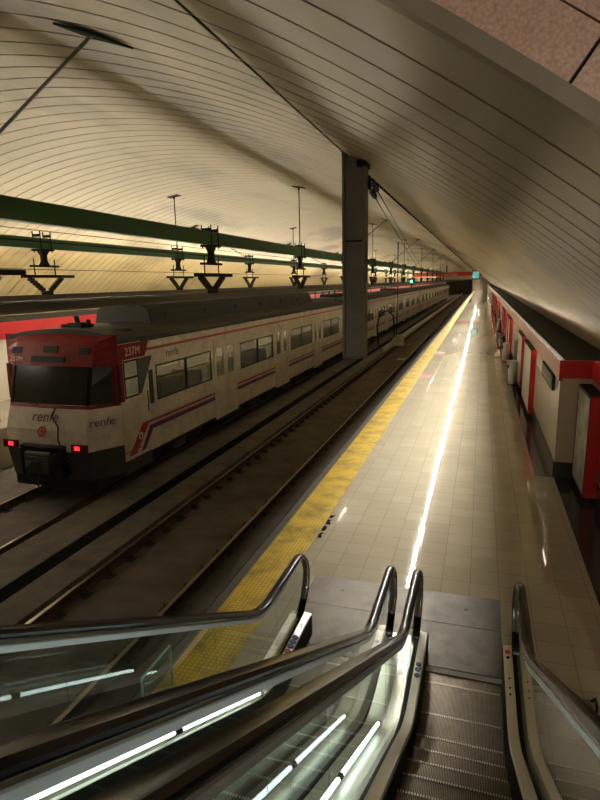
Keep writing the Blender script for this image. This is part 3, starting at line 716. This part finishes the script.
# coupler and its black surround
mb = MB(); ys = 9.40
for pr in ([(-.56, .34), (.56, .34), (.56, .27), (-.56, .27)], [(-.56, .27), (-.47, .27), (-.47, -.35), (-.56, -.35)], [(.47, .27), (.56, .27), (.56, -.35), (.47, -.35)]):
    mb.prism([(XC + a, b) for a, b in pr], 'y', 9.38, 9.62)
mb.build('coupler_surround', M['blackm'], tr, bevel=.03)
MB().box(XC - .47, XC + .47, 9.50, 9.60, -.4, .27).build('coupler_recess', M['tdark'], tr)
mb = MB(); mb.box(XC - .30, XC + .30, 9.22, 9.52, -.22, .14); mb.box(XC - .18, XC + .12, 9.12, 9.22, -.14, .06)
mb.tube([(XC - .32, 9.3, .18), (XC + .32, 9.3, .18)], .06, 8); mb.tube([(XC - .1, 9.08, -.02), (XC + .02, 9.08, .06)], .035, 8)
mb.build('coupler', M['tgrey'], tr, bevel=.02)
MB().tube([(XC + .02, 9.25, -.2), (XC + .04, 9.15, -.45), (XC + .1, 9.2, -.62)], .02, 6).build('brake_hose', M['tgrey'], tr)
MB().box(XC - 1.1, XC + 1.1, 9.75, 11.4, -.72, -.4).build('snow_guard', M['tdark'], tr)
# cab side: side panel pieces
MB().box(XS, XS + .005, 10.30, 11.32, 2.06, 2.41).build('cab_red_panel', M['tred'], tr)
MB().poly([(XS + .004, 11.32, 2.06), (XS + .004, 11.32, 2.41), (XS + .004, 11.52, 2.41), (XS + .008, 11.32, 2.06), (XS + .008, 11.32, 2.41), (XS + .008, 11.52, 2.41)], [(0, 1, 2), (3, 5, 4), (0, 3, 4, 1), (1, 4, 5, 2), (2, 5, 3, 0)]).build('cab_red_panel', M['tred'], tr)
MB().box(XS, XS + .006, 10.30, 10.44, 1.15, 2.06).build('cab_red_panel', M['tred'], tr)
cw = MB().box(XS, XS + .006, 10.46, 11.0, 1.20, 2.04).build('cab_side_window', M['blackm'], tr)
MB().box(XS + .005, XS + .009, 10.50, 10.96, 1.24, 1.62).box(XS + .005, XS + .009, 10.50, 10.96, 1.67, 2.0).build('cab_side_pane', mat('bright pane', (.42, .43, .35), .15, var=.3, vscale=4), cw)
MB().prism([(11.0, 2.04), (11.62, 2.04), (11.10, 1.22), (11.0, 1.22)], 'x', XS, XS + .007).build('black_triangle', M['tgrey'], tr)
MB().box(XS, XS + .008, 11.42, 11.60, .9, 1.7).build('cab_door_slot', M['tgrey'], tr)
MB().tube([(XS + .03, 11.3, .75), (XS + .03, 11.3, 1.25)], .015, 6).build('grab_rail', M['tgrey'], tr)
MB().prism([(10.42, -.12), (10.72, -.12), (11.35, .52), (11.05, .52)], 'x', XS, XS + .006).build('red_stripe', M['tline'], tr)
MB().prism([(10.92, -.12), (11.08, -.12), (11.55, .40), (11.35, .40)], 'x', XS, XS + .006).build('purple_stripe', M['purple'], tr)
MB().prism([(XC + 1.47, -.02), (XC + 1.475, -.02), (XC + 1.475, .0), (XC + 1.47, .0)], 'y', 10.3, 10.9).build('sill', M['tgrey'], tr)
MB().box(XS - .04, XS + .002, 10.3, 11.35, -.5, -.2).build('side_skirt', M['tgrey'], tr)
# ring logos
def ring_logo(M4, r0, r1, name, m_):
    mb_ = MB(); nn = 24; pts = []
    for z in (0, .004):
        for r_ in (r0, r1):
            pts += [tuple(M4 @ Vector((r_ * math.cos(2 * PI * k / nn), r_ * math.sin(2 * PI * k / nn), z))) for k in range(nn)]
    fs = []
    for k in range(nn):
        k2 = (k + 1) % nn; fs += [(k, k2, nn + k2, nn + k), (2 * nn + k, 3 * nn + k, 3 * nn + k2, 2 * nn + k2), (nn + k, nn + k2, 3 * nn + k2, 3 * nn + k), (k, 2 * nn + k, 2 * nn + k2, k2)]
    return mb_.poly(pts, fs).build(name, m_, tr)
fy = Vector((0, (9.70 - 9.52) / .5, 1)).normalized()
Mf = basis((XC - .03, yfront(.62) - .012, .62), (1, 0, 0), fy)
ring_logo(Mf, .075, .115, 'logo_ring', M['logor'])
ring_logo(basis((XC - .03, yfront(.64) - .012, .64), (1, 0, 0), fy), .012, .045, 'logo_dot', M['logor'])
MB().box(XC - .02, XC + .05, yfront(.74) - .018, yfront(.74) - .01, .68, .76).build('logo_gap', M['cream'], tr)
text('renfe', .33, basis((XC, yfront(.93) - .02, .92), (1, 0, 0), fy), M['txt'], 'front_lettering', tr, shear=.15)
chd = Vector((.43, .60, 0)).normalized()
text('renfe', .26, basis((XC + 1.27, 9.52 + .32, .82), chd, (-.08, .1, 1)), M['txt'], 'corner_lettering', tr, shear=.15)
text('237M', .15, basis((XC - .94, yfront(2.1) - .02, 2.11), (1, 0, 0), (0, .35, 1)), M['txtw'], 'number_lettering', tr)
text('237M', .26, basis((XS + .008, 10.85, 2.22), (0, 1, 0), (0, 0, 1)), M['txtw'], 'number_lettering', tr)
text('renfe', .30, basis((XS + .006, 12.55, 2.00), (0, 1, 0), (0, 0, 1)), M['txt'], 'side_lettering', tr, shear=.15)
text('renfe', .28, basis((XS + .006, 17.9, 1.95), (0, 1, 0), (0, 0, 1)), M['txtw'], 'side_lettering', tr, shear=.15)
ring_logo(basis((XS + .008, 10.93, .25), (0, 1, 0), (0, 0, 1)), .05, .08, 'logo_ring', M['whitel'])
# roof equipment
rf = MB(); rf.prism([(-9.75, 2.6), (-7.95, 2.55), (-8.1, 3.05), (-8.3, 3.16), (-9.45, 3.16), (-9.65, 3.05)], 'y', 12.7, 27.2)
rf.build('roof_housing', mat('roof housing', (.02, .018, .014), .7, var=.3, vscale=2), tr, bevel=.03)
k = 13.4
while k < 27: MB().box(-8.06, -8.02, k, k + .03, 2.62, 2.95).build('housing_rib', M['tdark'], tr); k += 2.3
rf = MB(); rf.box(XC - .1, XC + .25, 10.75, 11.1, 2.7, 2.85); rf.tube([(XC + .05, 10.9, 2.8), (XC + .02, 10.9, 3.0)], .06, 8); rf.tube([(XC - .35, 10.85, 2.78), (XC + .5, 10.85, 2.80)], .035, 8); rf.tube([(XC + .35, 10.9, 2.75), (XC + .35, 10.9, 2.92)], .05, 8)
rf.build('roof_horn', M['blackm'], tr)
MB().tube([(XC + .95, 11.3, 2.62), (XC + .95, 11.3, 2.70)], .22, 16).build('roof_vent', M['tdark'], tr)
for k in (33.5, 35, 36.5, 55, 57):
    MB().box(XC - .5, XC + .6, k, k + .7, 2.7, 2.92).tube([(XC - .4, k + .3, 2.9), (XC - .4, k + .3, 3.1)], .05, 6).build('roof_box', M['blackm'], tr)
MB().tube([(XS + .03, 31.45, -.2), (XS + .03, 31.45, 2.1), (XS - .05, 31.45, 2.35), (XS - .5, 31.45, 2.72)], .035, 8).build('jumper_cable', M['blackm'], tr, smooth=True)
# ================================================================== ESCALATORS
TAN = math.tan(R(30))
def fillet(z0, zf, r, ystart, yend, n=10):       # incline z = z0 - TAN*y meeting the flat z = zf
    yc = (z0 - zf) / TAN; T = r * math.tan(R(15)); pts = [(ystart, z0 - TAN * ystart)]
    a = (yc - T * math.cos(R(30)), zf + T * math.sin(R(30)))
    cy_, cz_ = yc + T, zf + r
    for i in range(n + 1):
        th = R(30) * (1 - i / n); pts.append((cy_ - r * math.sin(th), cz_ - r * math.cos(th)))
    pts.append((yend, zf)); return pts
def interp(path, y):
    for (a, b), (c, d_) in zip(path, path[1:]):
        if a <= y <= c: return b + (d_ - b) * (y - a) / ((c - a) or 1)
    return path[-1][1]
YS = -1.6
HZ, DZ, SZ = 3.22, 2.50, 2.26
P_DECK = fillet(DZ, .27, 1.2, YS, 5.08)
P_STEP = fillet(SZ, .005, 1.2, YS, 4.9)
NR = .31
def handrail_path():
    p = fillet(HZ, .92, .9, YS, 4.95, 14)
    for i in range(1, 16):
        a = PI / 2 - PI * i / 18; p.append((4.95 + NR * 1.05 * math.cos(a), .92 - NR + NR * math.sin(a)))
    p += [(5.03, .27), (5.00, .20)]; return p
P_HAND = handrail_path()
def offset(path, d_):
    out = []
    for i, (y, z) in enumerate(path):
        a = path[max(i - 1, 0)]; b = path[min(i + 1, len(path) - 1)]; ty, tz = b[0] - a[0], b[1] - a[1]; l = math.hypot(ty, tz) or 1
        out.append((y - tz / l * d_, z + ty / l * d_))
    return out
hand_prof = [(-.038, 0), (-.040, .012), (-.030, .026), (-.012, .032), (.012, .032), (.030, .026), (.040, .012), (.038, 0), (.030, -.006), (-.030, -.006)]
prof_rail = [(-.026, -.004), (.026, -.004), (.034, -.009), (.034, -.014), (.026, -.018), (-.026, -.018), (-.034, -.014), (-.034, -.009)]
prof_seal = [(-.020, -.018), (.020, -.018), (.020, -.030), (-.020, -.030)]
prof_clamp = [(-.022, -.030), (.022, -.030), (.028, -.034), (.025, -.060), (.010, -.064), (-.010, -.064), (-.025, -.060), (-.028, -.034)]
def glass_strip(y0, y1, x):
    mb_ = MB(); ys_ = [y0 + (y1 - y0) * i / 24 for i in range(25)]; top = []; bot = []
    for y in ys_:
        if y <= 4.95: t_ = interp([p for p in P_HAND if True][:17], y) - .05
        else: t_ = .92 - NR + math.sqrt(max(0, NR ** 2 - ((y - 4.95) / 1.05) ** 2)) - .02
        b_ = interp(P_DECK, y) - .02 if y < 4.95 else .92 - NR - math.sqrt(max(0, NR ** 2 - ((y - 4.95) / 1.05) ** 2)) + .02
        if y >= 4.95: b_ = max(b_, .3)
        top.append((y, t_)); bot.append((y, min(b_, t_)))
    prof_ = bot + top[::-1]; mb_.prism(prof_, 'x', x - .005, x + .005); return mb_
def escalator(x0, x1, label, left_out, right_out, sub):
    """x0/x1: glass planes; steps between."""
    t = thing('escalator', label, 'escalator', ((x0 + x1) / 2, 4.9, 0))
    s0, s1 = x0 + .12, x1 - .12
    # steps
    noses = [4.90, 4.72, 4.32, 3.99, 3.70]
    while noses[-1] > -1.2: noses.append(noses[-1] - .30)
    for y, yn in zip(noses, noses[1:]):
        zt = interp(P_STEP, max((y + yn) / 2, YS)); dp = y - yn - .012
        mb_ = MB(); mb_.prism([(y, zt), (y - dp, zt), (y - dp, zt - .05), (y - .06, zt - .05), (y - .03, zt - .24), (y - .0, zt - .24)], 'x', s0 + .004, s1 - .004)
        st_ = mb_.build('step', M['step'], t); nb = MB(); nx = s0 + .006
        while nx < s1 - .02: nb.box(nx, nx + .008, y - .010, y + .005, zt - .010, zt + .006); nx += .0165
        nn_ = nb.build('nose_ribs', M['deck'], st_)
    # comb plate
    mb_ = MB(); mb_.prism([(4.86, .012), (4.92, .035), (5.10, .035), (5.10, .003), (4.86, .003)], 'x', s0 - .02, s1 + .02); mb_.build('comb_plate', M['plate'], t)
    MB().prism([(4.855, .013), (4.90, .031), (4.90, .036), (4.855, .018)], 'x', s0 - .01, s1 + .01).build('comb_teeth', M['deck'], t)
    # skirts
    for xx, sgn in ((s0, -1), (s1, 1)):
        mb_ = MB(); path = P_STEP[:-1] + [(5.08, .005)]
        n_ = len(path); pts = []
        for yy_, zz_ in path:
            dz_ = interp(P_DECK, yy_) - .01
            pts += [(xx, yy_, max(zz_ - .25, .002)), (xx, yy_, dz_), (xx + sgn * .012, yy_, dz_), (xx + sgn * .012, yy_, max(zz_ - .25, .002))]
        fs = [(4 * a + k, 4 * a + (k + 1) % 4, 4 * a + 4 + (k + 1) % 4, 4 * a + 4 + k) for a in range(n_ - 1) for k in range(4)] + [(3, 2, 1, 0), tuple(4 * n_ - 4 + k for k in range(4))]
        mb_.poly(pts, fs).build('skirt_panel', M['blackm'], t)
    for side, gx in ((-1, x0), (1, x1)):
        # inner decking from the skirt to the glass
        wi = .118; wo = .036
        pr = [(-side * wo, -.03), (-side * (wo + .004), .010), (-side * (wi - .012), .002), (-side * wi, -.012), (-side * wi, -.05), (-side * wo, -.05)]
        MB().sweep(P_DECK, [(0, -.03), (-side * wo, -.03), (-side * wo, -.05), (0, -.05)], gx).build('deck_channel', M['blackm'], t)
        MB().sweep(P_DECK, pr, gx).build('inner_deck', M['deck'], t)
        MB().sweep([(5.08, .27), (5.085, .27)], [(-side * wo, .008), (-side * wi, -.008), (-side * wi, -.26), (-side * wo, -.26)], gx).build('deck_end_cap', M['deck'], t)
        hr = MB().sweep(P_HAND, hand_prof, gx).build('handrail', M['rubber'], t, smooth=True)
        MB().sweep(P_HAND[:-3], prof_rail, gx).build('handrail_guide', M['chrome'], hr, smooth=True)
        MB().sweep(P_HAND[:-3], prof_seal, gx).build('guide_seal', M['trim'], hr)
        MB().sweep(P_HAND[:17], prof_clamp, gx).build('glass_clamp', M['clamp'], hr, smooth=True)
        ys_ = [YS, .35, 1.75, 3.15, 4.35, 5.24]
        for a, b in zip(ys_, ys_[1:]):
            glass_strip(a + .003, b - .003, gx).build('glass_panel', M['glassesc'], t)
    return t
XL, XM1, XM2, XR = -1.665, -.735, -.475, .445
e1 = escalator(XM2, XR, 'right escalator with ribbed brown steps descending to the platform', 0, 0, 0)
e2 = escalator(XL, XM1, 'left escalator between glass balustrades next to the yellow strip', 0, 0, 0)
# outer decking: between the escalators, right of the right one and left of the left one
def outer_deck(xa, xb, parent, name='outer_deck', zo=-.03, m_='deck'):
    pth = fillet(DZ + zo, .27 + zo, 1.2, YS, 5.08)
    MB().sweep(pth, [(0, 0), (xb - xa, 0), (xb - xa, -.03), (0, -.03)], xa).build(name, M[m_], parent)
outer_deck(XM1 + .01, XM2 - .01, e1, zo=-.06); outer_deck(XR + .008, XR + .12, e1); outer_deck(XL - .12, XL - .008, e2)
mb = MB()
def cladding(x, parent, th=.015):
    mb_ = MB(); pts = []
    for yy_, zz_ in P_DECK: pts += [(x, yy_, .003), (x, yy_, zz_ - .04), (x + th, yy_, zz_ - .04), (x + th, yy_, .003)]
    n_ = len(P_DECK); fs = [(4 * a + k, 4 * a + (k + 1) % 4, 4 * a + 4 + (k + 1) % 4, 4 * a + 4 + k) for a in range(n_ - 1) for k in range(4)] + [(3, 2, 1, 0), tuple(4 * n_ - 4 + k for k in range(4))]
    mb_.poly(pts, fs).build('side_cladding', M['iron2'], parent)
cladding(XR + .115, e1); cladding(XL - .13, e2)
# tube lamps
def lamp_line(x, zoff, y0, y1, parent, n, gap=.05, r_=.013):
    ln = (y1 - y0) / n
    for k in range(n):
        a, b = y0 + k * ln + gap / 2, y0 + (k + 1) * ln - gap / 2
        f = lambda y: DZ + zoff - TAN * y
        MB().tube([(x, a, f(a)), (x, b, f(b))], r_, 10).build('lamp_tube', M['tube'], parent, smooth=True)
        cap = MB(); cap.tube([(x, a - .02, f(a - .02)), (x, a + .01, f(a + .01))], .016, 8); cap.tube([(x, b - .01, f(b - .01)), (x, b + .02, f(b + .02))], .016, 8); cap.build('lamp_socket', M['blackm'], parent)
lamp_line(-.60, .012, -1.3, 3.66, e1, 4); lamp_line(XL + .135, .062, -1.3, 3.62, e2, 4, r_=.009)
# landing plate
mb = MB(); mb.box(-1.86, .345, 5.10, 5.70, 0, .004); mb.box(-1.86, .345, 5.705, 6.33, 0, .004)
lp = mb.build('landing_plate', M['plate']); setp(lp, 'worn dark steel landing plate at the foot of both escalators', 'floor plate')
mb = MB(); mb.box(-1.86, .345, 4.0, 5.10, 0, .003); o = mb.build('floor_plate', M['plate'], lp)
for hx, hy in ((-1.45, 6.05), (-.02, 6.03)): MB().tube([(hx, hy, .003), (hx, hy, .0055)], .02, 12).build('lifting_hole', M['blackm'], lp)
# stickers on the deck ends
def sticker(gx, side, off, y, r, m_, parent, name, z=.287):
    x = gx - side * off; z = interp(P_DECK, y) + .012
    MB().tube([(x, y, z - .012), (x, y, z + .002)], r, 14).build(name, M[m_], parent)
for yy_, m_ in ((4.42, 'redl'), (4.50, 'bluel'), (4.57, 'bluel'), (4.64, 'bluel')):
    sticker(XL, -1, .078, yy_, .030, m_, e2, 'pictogram_sticker')
sticker(XL, -1, .078, 4.42, .016, 'whitel', e2, 'pictogram_sticker')
sticker(XL, -1, .07, 4.86, .007, 'blackm', e2, 'deck_screw'); sticker(XL, -1, .088, 4.82, .007, 'blackm', e2, 'deck_screw')
sticker(XR, 1, .078, 4.97, .024, 'redl', e1, 'pink_sticker'); sticker(XR, 1, .078, 4.89, .015, 'blackm', e1, 'deck_hole')
for yy_ in (4.42, 4.50, 4.57): sticker(XM2, -1, .075, yy_, .024, 'bluel', e1, 'pictogram_sticker')
for yy_ in (4.40, 4.48, 4.60): sticker(XR, 1, .078, yy_, .008, 'blackm', e1, 'deck_mark')
sticker(XM1, 1, .078, 4.80, .018, 'bluel', e2, 'pictogram_sticker')
random.seed(3); P_ = []; Q_ = []
for k in range(15):
    P_.append((-2.135 - random.uniform(0, .02), 7.35 + k * .06, .0075)); Q_.append((-2.10 + random.uniform(-.015, .04), 7.35 + k * .06, .0075))
o = MB().poly(P_ + Q_, [(i, i + 1, 16 + i, 15 + i) for i in range(14) if i % 4 != 3]).build('stencil_mark', M['drain']); setp(o, 'worn dark stencil mark beside the yellow strip near the landing plate', 'floor marking')
# bracket seen outside the right balustrade
t = thing('floor_bracket', 'small dark curved steel bracket on the tiles right of the right handrail', 'bracket', (1.03, 4.75, 0))
mb = MB(); mb.prism([(4.66, 0), (4.86, 0), (4.86, .02), (4.68, .02)], 'x', .93, 1.06); mb.build('base', M['iron2'], t)
MB().tube([(1.07, 4.86, .01), (1.09, 4.83, .06), (1.085, 4.72, .07), (1.06, 4.62, .01)], .012, 8).build('hook', M['blackm'], t, smooth=True)
# glass guard beside the left escalator
t = thing('glass_barrier', 'clear glass guard panel with bright edges left of the left escalator', 'glass barrier', (-2.0, 3.0, 0))
MB().box(-2.006, -1.994, 2.75, 3.1, .0, 1.15).build('glass_pane', M['glassesc'], t)
MB().box(-2.008, -1.992, 3.1, 3.106, .0, 1.155).box(-2.008, -1.992, 2.75, 3.1, 1.15, 1.156).box(-2.008, -1.992, 2.744, 2.75, 0, 1.156).build('edge_strip', M['glassedge'], t)
# ================================================================== RIGHT WALL FITTINGS
def adbox(x, y0, y1, z0, z1, d_, label, face='poster'):
    t = thing('poster_case', label, 'poster case', (x, (y0 + y1) / 2, z0))
    MB().box(x - d_, x, y0, y1, z0, z1).build('case', M['red'], t, bevel=.006)
    MB().box(x - d_ - .008, x - d_, y0 + .002, y0 + .03, z0, z1).box(x - d_ - .008, x - d_, y1 - .03, y1, z0, z1).box(x - d_ - .008, x - d_, y0 + .03, y1 - .03, z1 - .04, z1).box(x - d_ - .008, x - d_, y0 + .03, y1 - .03, z0, z0 + .04).box(x - d_ - .004, x, y0, y1, z1, z1 + .015).build('edging', M['blackm'], t)
    MB().box(x - d_ - .004, x - d_, y0 + .03, y1 - .03, z0 + .04, z1 - .04).build('poster', M[face], t)
adbox(RX - .032, 9.75, 10.93, .10, 1.78, .20, 'red edged poster case in the recess at the right edge', 'poster')
for i, (a, b) in enumerate(((15.75, 18.4), (19.45, 21.6), (28.2, 29.6), (30.4, 31.8), (36, 37.6), (39, 40.6), (47.5, 49.5), (52, 54), (60, 62), (66, 68), (76, 78), (86, 88))):
    adbox(WX, a, b, .12, 1.82, .12, f'{ORD[i]} tall red edged poster case on the long right wall', 'posterw')
t = thing('wall_sign', 'grey sign box with dark edge high on the right wall near its corner', 'sign', (WX, 12.6, 1.55))
MB().box(WX - .06, WX - .008, 11.6, 13.6, 1.53, 1.84).build('frame', M['blackm'], t); MB().box(WX - .066, WX - .06, 11.64, 13.56, 1.57, 1.80).build('sign_face', M['box'], t)
t = thing('wall_sign', 'pale flat sign on the right wall just beyond the dark edged sign', 'sign', (WX, 14.4, 1.55))
MB().box(WX - .03, WX - .008, 13.75, 15.2, 1.52, 1.82).build('sign_face', M['posterw'], t)
def bin_(x, y, label, hgt=.86, r=.15):
    t = thing('litter_bin', label, 'litter bin', (x, y, 0))
    MB().tube([(x, y, .03), (x, y, hgt - .12)], r, 24).build('body', M['steel'], t, smooth=True)
    MB().tube([(x, y, 0), (x, y, .03)], r * .9, 24).build('base', M['blackm'], t)
    mb_ = MB(); mb_.tube([(x, y, hgt - .12), (x, y, hgt - .10), (x, y, hgt - .03), (x, y, hgt)], [r * 1.02, r * 1.02, r * .9, r * .5], 24); mb_.build('lid', M['steel'], t, smooth=True)
    MB().box(x - r - .005, x - r + .02, y - .08, y + .08, hgt - .26, hgt - .16).build('slot', M['blackm'], t)
bin_(1.13, 20.9, 'steel cylindrical litter bin against the right wall, nearest of three')
bin_(1.12, 26.8, 'steel cylindrical litter bin beyond the red seats')
bin_(1.20, 43.0, 'small distant steel litter bin by the right wall')
MB_ = MB().box(1.20, WX - .03, 21.9, 22.5, .0, 1.45); o = MB_.build('vending_cabinet', M['box'], bevel=.02); setp(o, 'narrow beige cabinet standing behind the nearest bin', 'cabinet')
o = MB().box(1.33, WX, 18.75, 19.0, .75, 1.35).build('extinguisher_box', M['red'], bevel=.01); setp(o, 'small red box on the wall between poster cases', 'box')
proto = None
for i in range(6):
    y = 22.9 + .62 * i + (0 if i < 3 else 10.5)
    if proto is None:
        t = thing('bench_seat', '', 'seat', (1.2, y, 0))
        MB().prism([(1.02, .42), (1.32, .40), (1.36, .78), (1.40, .78), (1.36, .36), (1.04, .38)], 'y', y - .25, y + .25).build('shell', M['red'], t, bevel=.01)
        MB().box(1.16, 1.20, y - .02, y + .02, 0, .40).box(1.08, 1.30, y - .04, y + .04, 0, .02).build('leg', M['steel'], t)
        proto = t; o = t; py0 = y
    else: o = dup_tree(proto, (0, y - py0, 0))
    o['label'] = f'{ORD[i]} small red platform seat along the right wall'; o['group'] = 'red seats by the right wall'
# cctv camera on the vault springing
t = thing('security_camera', 'small pale camera on a bracket low on the right vault', 'camera', (2.45, 22.4, 2.17))
MB().tube([(2.5, 22.4, 2.17), (2.45, 22.4, 2.36)], .03, 8).build('bracket', M['box'], t)
MB().box(2.36, 2.50, 22.1, 22.6, 2.34, 2.46).build('housing', M['white'], t)
# pink floor stickers
for i, (x, y, lab) in enumerate(((-1.99, 22.1, 'nearest pink sticker on the platform beside the yellow strip'), (-1.98, 29.6, 'second pink sticker on the platform beside the yellow strip'))):
    o = MB().tube([(x, y, 0), (x, y, .004)], .28, 20).build('floor_sticker', M['redl']); setp(o, lab, 'sticker')
# far end: red cross beam, display, dark mouth, signal
o = MB().box(-16, .5, 118, 118.6, 4.3, 5.1).build('cross_beam', M['red']); setp(o, 'red beam crossing the hall at its far end', 'beam')
for xx in (-12.5, -6.9, -1.2):
    c = MB().box(xx - .1, xx + .1, 118.1, 118.4, 5.1, vz(xx) + .02).build('beam_hanger', M['iron'], o)
t = thing('display_screen', 'small teal display hanging at the far end of the platform', 'display', (-1.0, 90, 3.9))
MB().box(-1.6, -.4, 90, 90.3, 3.6, 4.9).build('case', M['blackm'], t); MB().box(-1.45, -.55, 89.97, 90, 3.75, 4.75).build('screen', M['screen'], t)
MB().box(-1.1, -.9, 90.1, 90.2, 4.9, vz(-1) + .02).build('hanger', M['iron'], t)
t = thing('track_signal', 'small green signal lamp beyond the train roof', 'signal', (-11.6, 100, 0))
MB().box(-12.1, -11.1, 100, 100.4, 2.8, 4.0).build('head', M['blackm'], t); MB().tube([(-11.6, 99.9, 3.4), (-11.6, 100, 3.4)], .3, 12).build('lens', M['signal'], t); MB().box(-11.7, -11.5, 100.1, 100.3, 0, 2.8).build('post', M['iron'], t)
